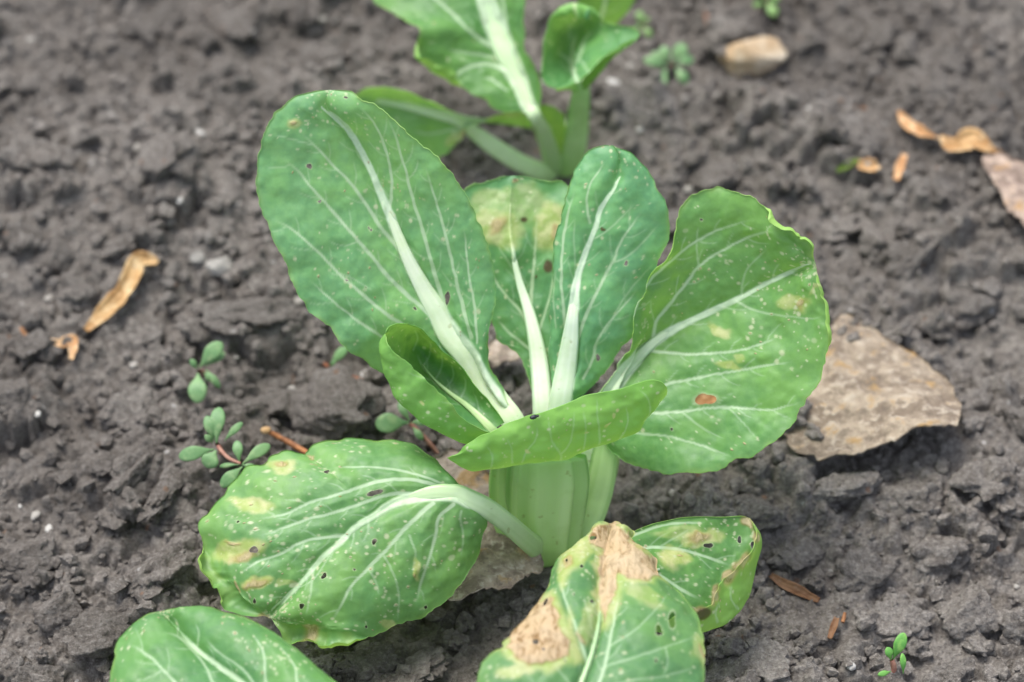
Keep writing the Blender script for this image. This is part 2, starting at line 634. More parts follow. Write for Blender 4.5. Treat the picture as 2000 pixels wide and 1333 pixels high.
BIG_LABELS = {
    (475, 615): "wide flat soil clod just above the small two leaved seedling",
    (645, 800): "broad rough soil clod between the knobbed twig and the cupped leaf",
    (545, 765): "small soil clod right beside the small two leaved seedling",
    (395, 640): "soil clod directly under the hooked golden tan leaf",
    (150, 560): "rounded soil clod touching the lower end of the hooked tan leaf",
    (1650, 950): "soil clod just below the mottled withered leaf",
    (1430, 60): "pale broad soil clod behind the large tan stone",
    (1590, 215): "caked soil clod on the ridge in front of the tan stone",
    (560, 980): "small soil clod half hidden under the bleached drooping leaf",
    (300, 1130): "soil clod beside the bleached drooping leaf's rolled margin",
    (1560, 1060): "soil clod above the reddish bark strip",
    (1490, 180): "flat grey soil slab leaning against the large tan stone",
    (1760, 1180): "soil clod above the slender bright green sprout"}
for i, (px, py, a, b, r) in enumerate(big):
    p = at(px, py, 0.006)
    clod(p[0], p[1], a * PXM, b * PXM * 1.15, min(a, b) * PXM * rng.uniform(.55, .75), i, r, 0.55, BIG_LABELS.get((px, py)))
n = 0
while n < 230:
    px, py = rng.uniform(-40, 2040), rng.uniform(-40, 1373)
    a = 12 + 24 * rng.random() ** 2.2
    p = at(px, py, 0.0)
    if any((p[0] - q[0]) ** 2 + (p[1] - q[1]) ** 2 < 0.022 ** 2 for q in (at(1062, 1088), at(1092, 345))):
        continue
    clod(p[0], p[1], a * PXM * rng.uniform(.85, 1.3), a * PXM, a * PXM * rng.uniform(.6, .95), n * 5 + 2, rng.uniform(0, 6.28), rng.uniform(.2, .5))
    n += 1
# crumbs too small and too many to count
crv, crf = [], []
base = [lump(V1, 90 + k, 0.55, 1.7, 3) for k in range(12)]
NCR = 9000
x, y = rng.uniform(GX0 + .01, GX1 - .01, NCR), rng.uniform(GY0 + .01, GY1 - .01, NCR)
for k in range(NCR):
    r = 0.0009 + 0.0034 * rng.random() ** 2.6
    a = rng.uniform(0, 6.28)
    c, s = math.cos(a), math.sin(a)
    B = base[k % 12][:, [k % 3, (k + 1) % 3, (k + 2) % 3]] * np.array([1.2, .95, .85]) * r
    V = np.stack([B[:, 0] * c - B[:, 1] * s + x[k], B[:, 0] * s + B[:, 1] * c + y[k], B[:, 2] + gz(x[k], y[k]) + r * .45], -1)
    crv.append(V)
    crf.append(F1 + k * len(V1))
for k in range(NCR, NCR + 1500):                                   # and farther off, coarser
    while True:
        xx, yy = rng.uniform(-.56, .56), rng.uniform(-.56, .64)
        if not (GX0 < xx < GX1 and GY0 < yy < GY1): break
    r = 0.003 + 0.007 * rng.random() ** 2.6
    B = base[k % 12][:, [k % 3, (k + 1) % 3, (k + 2) % 3]] * np.array([1.2, .95, .85]) * r
    zi = FZ[min(np.searchsorted(ys, yy), len(ys) - 1), min(np.searchsorted(xs, xx), len(xs) - 1)]
    crv.append(B + np.array([xx, yy, zi + r * .3]))
    crf.append(F1 + k * len(V1))
cr = mesh_obj("soil_crumbs", np.concatenate(crv), np.concatenate(crf), M_SOIL, smooth_shade=False)
tag(cr, "small loose crumbs of grey brown soil strewn over the bed", "soil crumbs", kind="stuff")

# ------------------------------------------------------------------ leaf builder
def polyline_dist(Q, pts):
    """distance of plan points Q to a polyline and the fraction along it"""
    pts = np.asarray(pts, float)
    L = np.concatenate([[0], np.cumsum(np.linalg.norm(np.diff(pts, axis=0), axis=1))])
    best = np.full(len(Q), 1e9)
    fr = np.zeros(len(Q))
    for i in range(len(pts) - 1):
        a, b = pts[i], pts[i + 1]
        ab = b - a
        l2 = ab @ ab + 1e-9
        t = np.clip(((Q - a) @ ab) / l2, 0, 1)
        d = np.linalg.norm(Q - a - t[:, None] * ab, axis=1)
        m = d < best
        best[m] = d[m]
        fr[m] = ((L[i] + t * math.sqrt(l2)) / L[-1])[m]
    return best, fr


def in_poly(Q, poly):
    """signed distance, positive inside"""
    poly = np.asarray(poly, float)
    ins = np.zeros(len(Q), bool)
    j = len(poly) - 1
    for i in range(len(poly)):
        xi, yi = poly[i]
        xj, yj = poly[j]
        c = ((yi > Q[:, 1]) != (yj > Q[:, 1])) & (Q[:, 0] < (xj - xi) * (Q[:, 1] - yi) / (yj - yi + 1e-12) + xi)
        ins ^= c
        j = i
    d, _ = polyline_dist(Q, np.vstack([poly, poly[:1]]))
    return np.where(ins, d, -d)


def ell(Q, e):
    px, py, rx, ry = e[:4]
    rot = math.radians(e[4]) if len(e) > 4 else 0.0
    dx, dy = Q[:, 0] - px, Q[:, 1] - py
    c, s = math.cos(rot), math.sin(rot)
    return np.sqrt(((dx * c + dy * s) / rx) ** 2 + ((-dx * s + dy * c) / ry) ** 2)


def leaf(parent, polys, N, M, veins=(), holes=(), yellow=(), brown=(), ypoly=(), bpoly=(), dark=(), spots=0, seed=1, color=(1, 1, 1), belly=0.0,
         ruffle=0.0012, lips=(), rim=0.00022, mat=None, name="leaf", serr=0.0007, pucker=0.0009, vein_depth=0.0009, label=None, spot_r=(0.00025, 0.00075), zshift=0.0, vs=1.0, twigs=True, rib=1.0):
    """A blade lofted from base to tip through long lines (t, points); t runs from the left to the right margin."""
    ts = np.array([p[0] for p in polys], float)
    C = np.stack([spline(fill_z(p[1]), N) for p in polys], 0)          # k, N, 3
    tt = np.linspace(ts[0], ts[-1], M)
    # cubic across
    h = np.diff(ts)
    sl = np.diff(C, axis=0) / h[:, None, None]
    m = np.zeros_like(C)
    if len(ts) > 2:
        m[1:-1] = (sl[:-1] * h[1:, None, None] + sl[1:] * h[:-1, None, None]) / (h[1:] + h[:-1])[:, None, None]
        m[0] = 1.5 * sl[0] - .5 * m[1]
        m[-1] = 1.5 * sl[-1] - .5 * m[-2]
    else:
        m[:] = sl[0]
    k = np.clip(np.searchsorted(ts, tt, side='right') - 1, 0, len(ts) - 2)
    hh = h[k]
    u = (tt - ts[k]) / hh
    u2, u3 = u * u, u * u * u
    b = lambda w: w[:, None, None]
    P = b(2 * u3 - 3 * u2 + 1) * C[k] + b((u3 - 2 * u2 + u) * hh) * m[k] + b(-2 * u3 + 3 * u2) * C[k + 1] + b((u3 - u2) * hh) * m[k + 1]
    P = np.transpose(P, (1, 0, 2))                                      # N, M, 3
    S = np.linspace(0, 1, N)[:, None] * np.ones((1, M))
    T = np.ones((N, 1)) * (tt / max(abs(ts[0]), abs(ts[-1])))[None]

    def normals(P):
        ds, dt = np.gradient(P, axis=0), np.gradient(P, axis=1)
        n = np.cross(dt, ds)
        return n / (np.linalg.norm(n, axis=-1, keepdims=True) + 1e-12)

    Nn = normals(P)
    aT = np.abs(T)
    ends = smooth(0, .08, S) * smooth(0, .08, 1 - S)
    if belly:
        P = P + Nn * (belly * 4 * aT * (1 - aT) * ends)[..., None]
    # uneven surface: puckers, a wavy margin
    P0 = P.copy()
    P = P + Nn * ((pucker * fbm(P0 * 85, 3, seed) + ruffle * fbm(P0 * 45, 2, seed + 9) * aT ** 3) * (0.3 + 0.7 * ends))[..., None]
    # toothed, irregular margin
    if serr:
        dt = np.gradient(P, axis=1)
        dt /= np.linalg.norm(dt, axis=-1, keepdims=True) + 1e-12
        Pm = P0 * 300
        w = smooth(.86, 1.0, aT) * np.sign(T) * ends
        amp = serr * fbm(Pm, 2, seed + 4) + serr * 1.6 * fbm(P0 * 75, 2, seed + 6)
        # use the value found at the margin for the whole row, so that rows slide and do not fold
        row = np.where(T < 0, amp[:, :1], amp[:, -1:])
        P = P + dt * (w * row)[..., None]
    Q = to_plan(P.reshape(-1, 3))
    V = np.zeros(N * M)
    fine = np.zeros(N * M)
    rb = np.zeros(N * M)
    hgt = np.zeros(N * M)
    Qw = Q + 1.2 * np.stack([fbm(P0.reshape(-1, 3) * 200, 2, 3), fbm(P0.reshape(-1, 3) * 200, 2, 4)], -1)
    gb = np.random.default_rng(seed + 5)
    todo = []
    for ve in veins:
        pts = spline(np.array(ve[0], float), 26)
        if isinstance(ve[1], list):                                      # the midrib, with its own widths
            todo.append((pts, ve[1], ve[0]))
            ve = (ve[0], 20, 4)
        else:
            todo.append((pts, ve[1], ve[2]))
        Lv = np.linalg.norm(np.diff(pts, axis=0), axis=1).sum()
        if not twigs or ve[1] < 5.5 or Lv < 110: continue
        nb = int(Lv / 38)                                                # fine side branches, alternating
        for q in range(nb):
            k_ = int(np.clip((q + 1 + gb.uniform(-.3, .3)) / (nb + 1) * 25, 1, 24))
            if ve[1] > 14 and k_ < 9: continue
            tg = pts[min(k_ + 1, 25)] - pts[k_ - 1]
            tg /= np.linalg.norm(tg) + 1e-9
            sg = 1 if q % 2 else -1
            ln = gb.uniform(24, 58)
            br_ = [pts[k_]]
            a_ = sg * math.radians(gb.uniform(42, 62))
            for w_ in range(5):
                d_ = np.array([tg[0] * math.cos(a_) - tg[1] * math.sin(a_), tg[0] * math.sin(a_) + tg[1] * math.cos(a_)])
                br_.append(br_[-1] + d_ * ln / 5)
                a_ *= .80
            todo.append((np.array(br_), 2.6, .8))
    for pts, w0, w1 in todo:
        lo, hi = pts.min(0) - 70, pts.max(0) + 70
        sel = np.flatnonzero(((Qw > lo) & (Qw < hi)).all(1))
        if not len(sel): continue
        d, fr = polyline_dist(Qw[sel], pts)
        fr = np.clip(fr, 0, 1)
        if isinstance(w0, list):
            src_ = np.array(w1, float)
            La = np.concatenate([[0], np.cumsum(np.linalg.norm(np.diff(src_, axis=0), axis=1))])
            w = np.interp(fr * La[-1], La, w0)
            r_ = d / (w * .5)
            rb[sel] = np.maximum(rb[sel], rib * (1 - .4 * fr) * (1 - smooth(.72, 1.12 + 1.5 / np.maximum(w, 2), r_)))
            hgt[sel] = np.maximum(hgt[sel], .17 * w * PXM * np.sqrt(np.clip(1 - r_ ** 2, 0, 1)) * (1 - smooth(12, 26, w)))
            fine[sel] = np.maximum(fine[sel], .7 * np.exp(-(np.maximum(d - w * .5, 0) / 10) ** 2))
            continue
        w = w0 + (w1 - w0) * fr if w0 < 14 else .8 * w0 * (1 - fr) ** 1.5 + w1
        fade = ((1 - .25 * fr) * (1 - smooth(.8, 1.0, fr)) * (1.0 if w0 > 5.5 else .8 if w0 > 4.5 else .5 if w0 != 2.6 else .38)) if w0 < 14 else 1 - smooth(.93, 1., fr)
        V[sel] = np.maximum(V[sel], (1 - smooth(w * .3, w * .42 + 1.8, d)) * fade)
        fine[sel] = np.maximum(fine[sel], np.exp(-(d / (w + 9)) ** 2) * fade)
    P = P + normals(P) * (hgt - fine * vein_depth).reshape(N, M)[..., None]
    Pf = P.reshape(-1, 3)
    wob = 5 * np.stack([fbm(Pf * 140, 3, seed + 1), fbm(Pf * 140, 3, seed + 2)], -1)
    yl = np.zeros(N * M)
    brn = np.zeros(N * M)
    dk = np.zeros(N * M)
    for e in yellow:
        yl = np.maximum(yl, (1 - smooth(.6, 1.08, ell(Q + 1.8 * wob, e))) * (e[5] if len(e) > 5 else .85))
    for pl in ypoly:
        yl = np.maximum(yl, smooth(-6, 9, in_poly(Q + wob, pl)) * .85)
    for e in brown:
        brn = np.maximum(brn, .72 * (1 - smooth(.35, 1.1, ell(Q + 1.6 * wob, e))))
    for pl in bpoly:
        sdst = in_poly(Q + wob * 1.6, pl)
        brn = np.maximum(brn, smooth(-2, 5, sdst))
        yl = np.maximum(yl, smooth(-22, -2, sdst + wob[:, 0] * 1.5) * .8)
    for e in dark:
        dk = np.maximum(dk, 1 - smooth(.7, 1.05, ell(Q + .3 * wob, e)))
    yl *= 1 - V * .3
    # the small pale feeding marks
    sp = np.zeros(N * M)
    g = np.random.default_rng(seed + 77)
    if spots:
        inner = np.flatnonzero((aT.ravel() < .95) & (S.ravel() > .1) & (V < .5))
        # even chance by area
        cen = Pf[g.choice(inner, spots * 3)]
        keep = fbm(cen * 60, 2, seed + 31) + g.uniform(-.7, .7, len(cen)) > 0.0
        cen = cen[keep][:spots]
        for c in cen:
            r = g.uniform(*spot_r) * (1.5 if g.random() < .08 else 1)
            d = np.linalg.norm((Pf - c) * np.array([g.uniform(.55, 1.3), g.uniform(.6, 1.2), 1]), axis=1) / r
            sp = np.maximum(sp, (1 - smooth(.55, 1.15, d)) * g.uniform(.35, .9))
            if g.random() < .10:
                brn = np.maximum(brn, 1 - smooth(.2, .55, d))
    edge = smooth(.955, 1.0, aT).ravel() * (.45 + .8 * fbm(Pf * 170, 2, seed + 8))
    edge = np.clip(edge, 0, 1)
    # rolled margins
    cols_l, cols_r = [], []
    Pg = Pf.reshape(N, M, 3)
    Nn = normals(Pg)
    curl = 7
    sN = np.linspace(0, 1, N)
    for side in (0, 1):
        e = 0 if side == 0 else M - 1
        i2 = 2 if side == 0 else M - 3
        out = Pg[:, e] - Pg[:, i2]
        out /= np.linalg.norm(out, axis=-1, keepdims=True) + 1e-12
        nn = Nn[:, i2]
        R = np.full(N, rim)
        for (sd_, pa, pb, wd) in lips:
            if sd_ != side: continue
            qe = to_plan(Pg[:, e])
            ia = int(np.argmin(np.linalg.norm(qe - pa, axis=1)))
            ib = int(np.argmin(np.linalg.norm(qe - pb, axis=1)))
            ia, ib = min(ia, ib), max(ia, ib)
            sp0, sp1 = sN[ia], sN[ib]
            f = max((sp1 - sp0) * .25, 1e-3)
            win = smooth(sp0, sp0 + f, sN) * (1 - smooth(sp1 - f, sp1, sN))
            R = np.maximum(R, wd / 1.7 * win * (1 + .25 * vnoise(np.stack([sN * 22, sN * 0, sN * 0], -1), seed)))
        R = R * smooth(0, .03, sN) * smooth(0, .03, 1 - sN)
        pull = (smooth(.72, 1.0, np.where(T[0] < 0, -T[0], 0) if side == 0 else np.where(T[0] > 0, T[0], 0)))[None, :, None]
        Pg = Pg - out[:, None] * (R * .9)[:, None, None] * pull
        for q in range(1, curl + 1):
            a = q / curl * 2.9
            ring = Pg[:, e] + out * (R * np.sin(a))[:, None] + nn * (R * (1 - np.cos(a)))[:, None]
            (cols_l if side == 0 else cols_r).append(ring)
    big_ = np.concatenate([np.stack(cols_l[::-1], 1), Pg, np.stack(cols_r, 1)], 1)
    M2 = M + 2 * curl

    def ext(a):
        a = a.reshape(N, M)
        return np.concatenate([np.repeat(a[:, :1], curl, 1), a, np.repeat(a[:, -1:], curl, 1)], 1).ravel()

    att = {"rib": ext(rb), "vein": ext(V * vs), "edge": ext(edge), "yellow": ext(np.clip(yl, 0, 1)), "brown": ext(brn), "spot": ext(sp), "dark": ext(dk)}
    F = grid_faces(N, M2)
    Vv = big_.reshape(-1, 3)
    # holes eaten through the blade, their rim drawn onto the vertices
    if holes:
        Qv = to_plan(Vv)
        colid = np.tile(np.arange(M2), N)
        ok = (colid >= curl + 2) & (colid < M2 - curl - 2)
        Pb = Vv.reshape(N, M2, 3)
        Qb = Qv.reshape(N, M2, 2)
        dPs, dPt = np.gradient(Pb, axis=0).reshape(-1, 3), np.gradient(Pb, axis=1).reshape(-1, 3)
        dQs, dQt = np.gradient(Qb, axis=0).reshape(-1, 2), np.gradient(Qb, axis=1).reshape(-1, 2)
        kill = np.zeros(len(F), bool)
        Vn = Vv.copy()
        for e in holes:
            ang = np.arctan2(Qv[:, 1] - e[1], Qv[:, 0] - e[0])
            wobf = 1 + .16 * np.sin(2 * ang + e[0]) + .12 * np.sin(3 * ang + e[1])
            d = ell(Qv, e) / wobf
            ins = (d < 1) & ok
            fin = ins[F]
            dead = fin.all(1)
            kill |= dead
            mv = np.flatnonzero(ins)
            for v in mv:
                q = Qv[v] - np.array(e[:2])
                if d[v] < .15: continue
                want = q * (1 / d[v]) - q
                J = np.stack([dQs[v], dQt[v]], 1)
                if abs(np.linalg.det(J)) < 1e-4: continue
                st = np.linalg.solve(J, want)
                if np.abs(st).max() > 6: continue
                Vn[v] = Vv[v] + dPs[v] * st[0] + dPt[v] * st[1]
            halo = (1 - smooth(1.0, 1.5, d)) * ok
            att["spot"] = np.maximum(att["spot"], halo * .4)
        Vv = Vn
        F = F[~kill]
    o = mesh_obj(name, Vv + np.array([0, 0, zshift]), F, mat or M_LEAF, None, att)
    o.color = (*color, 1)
    if parent is not None: adopt(o, parent)
    if label: o["label"] = label
    return o


def petiole(owner, pts, widths, thick=0.42, n=60, ring=28, face=(0, -.62, .78), color=(1, 1, 1), ribs=0.035, stripe=1.0, seed=0, name="petiole", mat=None, groove=0.12, k0=None):
    if k0 is not None:                                                   # from here on the stalk runs under the blade, whose own midrib carries on
        pts = [p if i <= k0 else (p[0], p[1], p[2] - min(.0010 * (i - k0), .004)) for i, p in enumerate(pts)][:k0 + 5]
        widths = widths[:k0 + 5]
    C = spline(fill_z(pts), n)
    src = fill_z(pts)
    L = np.concatenate([[0], np.cumsum(np.linalg.norm(np.diff(src, axis=0), axis=1))])
    w = np.interp(np.linspace(0, L[-1], n), L, np.array(widths) * PXM)
    T = np.gradient(C, axis=0)
    T /= np.linalg.norm(T, axis=1, keepdims=True)
    fc = np.array(face, float)
    W = np.cross(T, fc)
    W /= np.linalg.norm(W, axis=1, keepdims=True)
    Nn = np.cross(W, T)
    ph = np.linspace(0, 2 * math.pi, ring, endpoint=False)
    cs, sn = np.cos(ph), np.sin(ph)
    rr = 1 + ribs * np.cos(9 * ph + seed) + ribs * .6 * np.cos(14 * ph + 2 * seed)
    rr = rr + ribs * .5 * np.cos(23 * ph + seed)
    x = cs * rr
    y = sn * rr
    y = y - groove * 2 * (1 - x ** 2) * (y > 0)
    hw = w[:, None] / 2
    th = np.maximum(hw * thick * (1 - .45 * np.linspace(0, 1, n) ** 2)[:, None], 0.0005)
    P = C[:, None] + W[:, None] * (hw * x)[..., None] + Nn[:, None] * (th * y)[..., None]
    P += .0004 * fbm(P * 60, 2, seed)[..., None] * Nn[:, None]
    i, j = np.meshgrid(np.arange(n - 1), np.arange(ring), indexing='ij')
    a = (i * ring + j).ravel()
    b = (i * ring + (j + 1) % ring).ravel()
    F = np.stack([a, b, b + ring, a + ring], -1)
    hr = ring // 2
    for o_, fl in ((0, 1), ((n - 1) * ring, 0)):                       # close both ends
        cap = [[o_ + q, o_ + q + 1, o_ + ring - 2 - q, o_ + ring - 1 - q] for q in range(hr - 1)]
        cap = np.array(cap)
        F = np.concatenate([F, cap[:, ::-1] if fl else cap])
    al = np.repeat(np.linspace(0, 1, n), ring)
    st = stripe * np.tile(.5 + .5 * np.cos(9 * ph + seed + 3.1) * (.6 + .4 * np.cos(4 * ph + seed)), n)
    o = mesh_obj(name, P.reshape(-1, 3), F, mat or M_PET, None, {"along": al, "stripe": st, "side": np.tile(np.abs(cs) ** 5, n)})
    o.color = (*color, 1)
    if owner is not None:
        if owner.type == 'EMPTY':
            adopt(o, owner)
        else:
            o.parent = owner
    return o


def tube(name, pts3, radii, mat, ring=10, n=24, seed=0, wob=0.0):
    C = spline(np.array(pts3, float), n)
    if wob: C = C + wob * np.stack([vnoise(C * 120 + k * 9, seed + k) for k in range(3)], -1)
    r = np.interp(np.linspace(0, 1, n), np.linspace(0, 1, len(radii)), radii)
    T = np.gradient(C, axis=0)
    T /= np.linalg.norm(T, axis=1, keepdims=True)
    W = np.cross(T, (0.1, .2, 1.0))
    W /= np.linalg.norm(W, axis=1, keepdims=True)
    Nn = np.cross(W, T)
    ph = np.linspace(0, 2 * math.pi, ring, endpoint=False)
    P = C[:, None] + r[:, None, None] * (W[:, None] * np.cos(ph)[None, :, None] + Nn[:, None] * np.sin(ph)[None, :, None])
    i, j = np.meshgrid(np.arange(n - 1), np.arange(ring), indexing='ij')
    a = (i * ring + j).ravel()
    b = (i * ring + (j + 1) % ring).ravel()
    P = P.reshape(-1, 3)
    F = np.stack([a, b, b + ring, a + ring], -1)
    return mesh_obj(name, P, F, mat)


# ------------------------------------------------------------------ the middle pak choi
BASE = at(1062, 1088, 0)
mid = empty("pak_choi", BASE)
tag(mid, "spread open pak choi with spotted leaves and pale green stalk, between the other two", "pak choi", "pak choi plants in the row")

# back leaf with scorched cream patches
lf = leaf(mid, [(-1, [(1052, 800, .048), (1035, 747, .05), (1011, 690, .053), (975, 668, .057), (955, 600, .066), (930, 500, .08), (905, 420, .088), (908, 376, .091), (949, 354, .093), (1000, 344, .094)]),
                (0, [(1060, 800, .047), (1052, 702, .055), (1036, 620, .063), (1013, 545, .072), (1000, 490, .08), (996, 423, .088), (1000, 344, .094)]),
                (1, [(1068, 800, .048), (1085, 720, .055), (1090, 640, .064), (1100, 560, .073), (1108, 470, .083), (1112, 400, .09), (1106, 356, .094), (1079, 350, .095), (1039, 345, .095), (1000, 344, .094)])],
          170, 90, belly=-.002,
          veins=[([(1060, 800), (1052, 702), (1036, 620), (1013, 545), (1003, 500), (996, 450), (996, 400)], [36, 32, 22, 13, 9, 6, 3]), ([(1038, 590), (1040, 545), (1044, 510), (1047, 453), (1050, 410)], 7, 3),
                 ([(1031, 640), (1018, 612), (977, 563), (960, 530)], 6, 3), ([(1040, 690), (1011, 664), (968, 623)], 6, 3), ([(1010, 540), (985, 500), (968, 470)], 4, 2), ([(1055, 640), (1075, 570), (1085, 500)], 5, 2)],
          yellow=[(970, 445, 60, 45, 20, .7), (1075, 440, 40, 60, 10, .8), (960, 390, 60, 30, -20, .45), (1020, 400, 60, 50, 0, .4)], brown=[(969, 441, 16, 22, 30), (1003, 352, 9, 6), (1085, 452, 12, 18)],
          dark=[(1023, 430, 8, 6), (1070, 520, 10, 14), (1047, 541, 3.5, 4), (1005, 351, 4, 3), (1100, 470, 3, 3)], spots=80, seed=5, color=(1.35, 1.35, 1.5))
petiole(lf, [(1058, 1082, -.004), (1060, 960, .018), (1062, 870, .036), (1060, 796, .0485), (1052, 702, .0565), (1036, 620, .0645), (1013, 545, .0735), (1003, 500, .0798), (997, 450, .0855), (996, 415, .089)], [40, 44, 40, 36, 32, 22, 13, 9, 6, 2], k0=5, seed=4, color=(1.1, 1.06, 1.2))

# dark blue-green upright leaf
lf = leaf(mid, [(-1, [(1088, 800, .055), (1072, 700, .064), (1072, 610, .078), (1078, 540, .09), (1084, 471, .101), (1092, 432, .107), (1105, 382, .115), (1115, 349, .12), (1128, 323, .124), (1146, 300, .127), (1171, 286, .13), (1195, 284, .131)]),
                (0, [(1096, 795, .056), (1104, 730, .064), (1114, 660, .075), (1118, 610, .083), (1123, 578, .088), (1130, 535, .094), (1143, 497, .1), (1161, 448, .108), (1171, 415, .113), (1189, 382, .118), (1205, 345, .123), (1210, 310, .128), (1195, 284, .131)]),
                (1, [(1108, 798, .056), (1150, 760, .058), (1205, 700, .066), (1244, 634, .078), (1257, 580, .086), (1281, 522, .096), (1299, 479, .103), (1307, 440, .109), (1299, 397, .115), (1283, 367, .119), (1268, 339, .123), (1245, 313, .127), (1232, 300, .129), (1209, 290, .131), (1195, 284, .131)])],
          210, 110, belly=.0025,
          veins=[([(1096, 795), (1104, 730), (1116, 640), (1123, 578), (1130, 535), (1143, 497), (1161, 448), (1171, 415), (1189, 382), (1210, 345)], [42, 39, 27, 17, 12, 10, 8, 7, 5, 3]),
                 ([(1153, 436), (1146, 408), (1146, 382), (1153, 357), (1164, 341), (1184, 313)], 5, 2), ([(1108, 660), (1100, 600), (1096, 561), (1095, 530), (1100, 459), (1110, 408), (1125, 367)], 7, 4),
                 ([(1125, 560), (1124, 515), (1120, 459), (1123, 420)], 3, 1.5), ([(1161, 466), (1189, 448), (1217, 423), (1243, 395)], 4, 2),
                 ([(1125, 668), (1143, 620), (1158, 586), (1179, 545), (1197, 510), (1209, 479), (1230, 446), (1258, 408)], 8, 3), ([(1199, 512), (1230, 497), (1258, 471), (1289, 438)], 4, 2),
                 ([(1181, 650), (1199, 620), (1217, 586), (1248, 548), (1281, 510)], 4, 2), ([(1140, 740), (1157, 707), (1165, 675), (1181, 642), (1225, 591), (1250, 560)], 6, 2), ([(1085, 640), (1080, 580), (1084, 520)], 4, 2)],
          holes=[(1223, 515, 4, 5), (1168, 699, 4.5, 6)], dark=[(1177, 448, 7, 4, 20)], spots=100, seed=8, color=(1.75, 1.65, 2.0))  # own blue-green, with pale blue sky sheen painted into color
petiole(lf, [(1068, 1084, -.004), (1078, 960, .022), (1085, 870, .042), (1095, 783, .0575), (1104, 730, .065), (1114, 660, .076), (1118, 620, .0825), (1124, 575, .0885), (1131, 535, .0945), (1143, 497, .1005), (1161, 448, .1085), (1171, 415, .1132), (1189, 382, .118), (1205, 345, .123)], [50, 52, 46, 42, 39, 30, 22, 15, 11, 9, 7, 6, 4, 2], k0=6, seed=7, color=(1.1, 1.06, 1.2))

# broad right hand leaf with the hole
lf = leaf(mid, [(-1, [(1160, 800, .05), (1175, 768, .056), (1205, 715, .066), (1235, 660, .076), (1249, 602, .086), (1271, 548, .096), (1298, 503, .104), (1312, 458, .11), (1321, 426, .114), (1343, 395, .118), (1375, 377, .121), (1406, 369, .123), (1424, 375, .124), (1465, 384, .124), (1483, 393, .124), (1510, 413, .122), (1532, 440, .119), (1559, 462, .115), (1582, 485, .112), (1594, 520, .109)]),
                (0, [(1165, 800, .048), (1199, 755, .055), (1240, 705, .062), (1276, 670, .067), (1330, 636, .073), (1384, 611, .079), (1438, 586, .085), (1483, 561, .091), (1523, 541, .097), (1594, 520, .109)]),
                (1, [(1162, 815, .045), (1175, 850, .042), (1190, 872, .04), (1217, 899, .04), (1258, 919, .042), (1303, 930, .044), (1348, 930, .046), (1411, 919, .05), (1442, 901, .054), (1483, 890, .057), (1523, 858, .062), (1555, 818, .068), (1586, 773, .075), (1609, 732, .081), (1618, 692, .087), (1626, 656, .092), (1622, 611, .098), (1609, 579, .102), (1598, 548, .106), (1594, 520, .109)])],
          230, 170, belly=.004, ruffle=.002,
          veins=[([(1190, 765), (1240, 705), (1276, 670), (1330, 636), (1384, 611), (1438, 586), (1483, 561), (1523, 541), (1577, 518)], [30, 24, 18, 13, 11, 9, 7, 6, 3]), ([(1276, 660), (1289, 620), (1330, 570), (1366, 521), (1429, 480), (1523, 444)], 6, 3),
                 ([(1197, 746), (1213, 705), (1240, 610), (1271, 548), (1303, 521), (1361, 471), (1438, 438), (1483, 426)], 6, 2.5), ([(1447, 582), (1452, 545), (1460, 525), (1501, 485)], 4, 2), ([(1262, 683), (1300, 688), (1330, 690), (1388, 690), (1456, 681), (1528, 656)], 6, 3),
                 ([(1270, 765), (1303, 750), (1375, 735), (1456, 721), (1555, 705)], 6, 2), ([(1438, 590), (1492, 611), (1555, 620), (1618, 625)], 4, 2), ([(1230, 800), (1276, 805), (1330, 802), (1420, 795), (1510, 800), (1577, 782)], 6, 2),
                 ([(1200, 835), (1240, 845), (1312, 854), (1375, 872), (1438, 897)], 5, 2), ([(1420, 795), (1450, 825), (1480, 860)], 3, 1.5), ([(1330, 802), (1370, 835), (1420, 860)], 3, 1.5), ([(1366, 521), (1360, 480), (1365, 440)], 3, 1.5)],
          holes=[(1377, 780, 19, 11, -10), (1370, 430, 3, 3.4), (1312, 838, 3, 3.4), (1546, 721, 3, 3)], yellow=[(1406, 647, 30, 13, 20, .8), (1420, 712, 30, 9, 10, .8), (1555, 592, 36, 17, 0, .75), (1440, 700, 14, 8, 0, .6), (1600, 565, 24, 9, -40, .6)],
          brown=[(1565, 593, 10, 10)], spots=340, rib=.85, seed=12, lips=[(0, (1490, 396), (1594, 520), .005), (1, (1594, 520), (1622, 690), .004)], color=(1.65, 1.42, 1.1))
petiole(lf, [(1082, 1082, -.004), (1120, 980, .016), (1142, 890, .034), (1165, 810, .0475), (1199, 755, .056), (1240, 705, .063), (1276, 670, .068), (1330, 636, .0735), (1384, 611, .0795), (1438, 586, .0855), (1500, 553, .093)], [52, 50, 42, 36, 28, 22, 16, 11, 9, 7, 3], k0=6, seed=9, color=(.95, 1, .95))

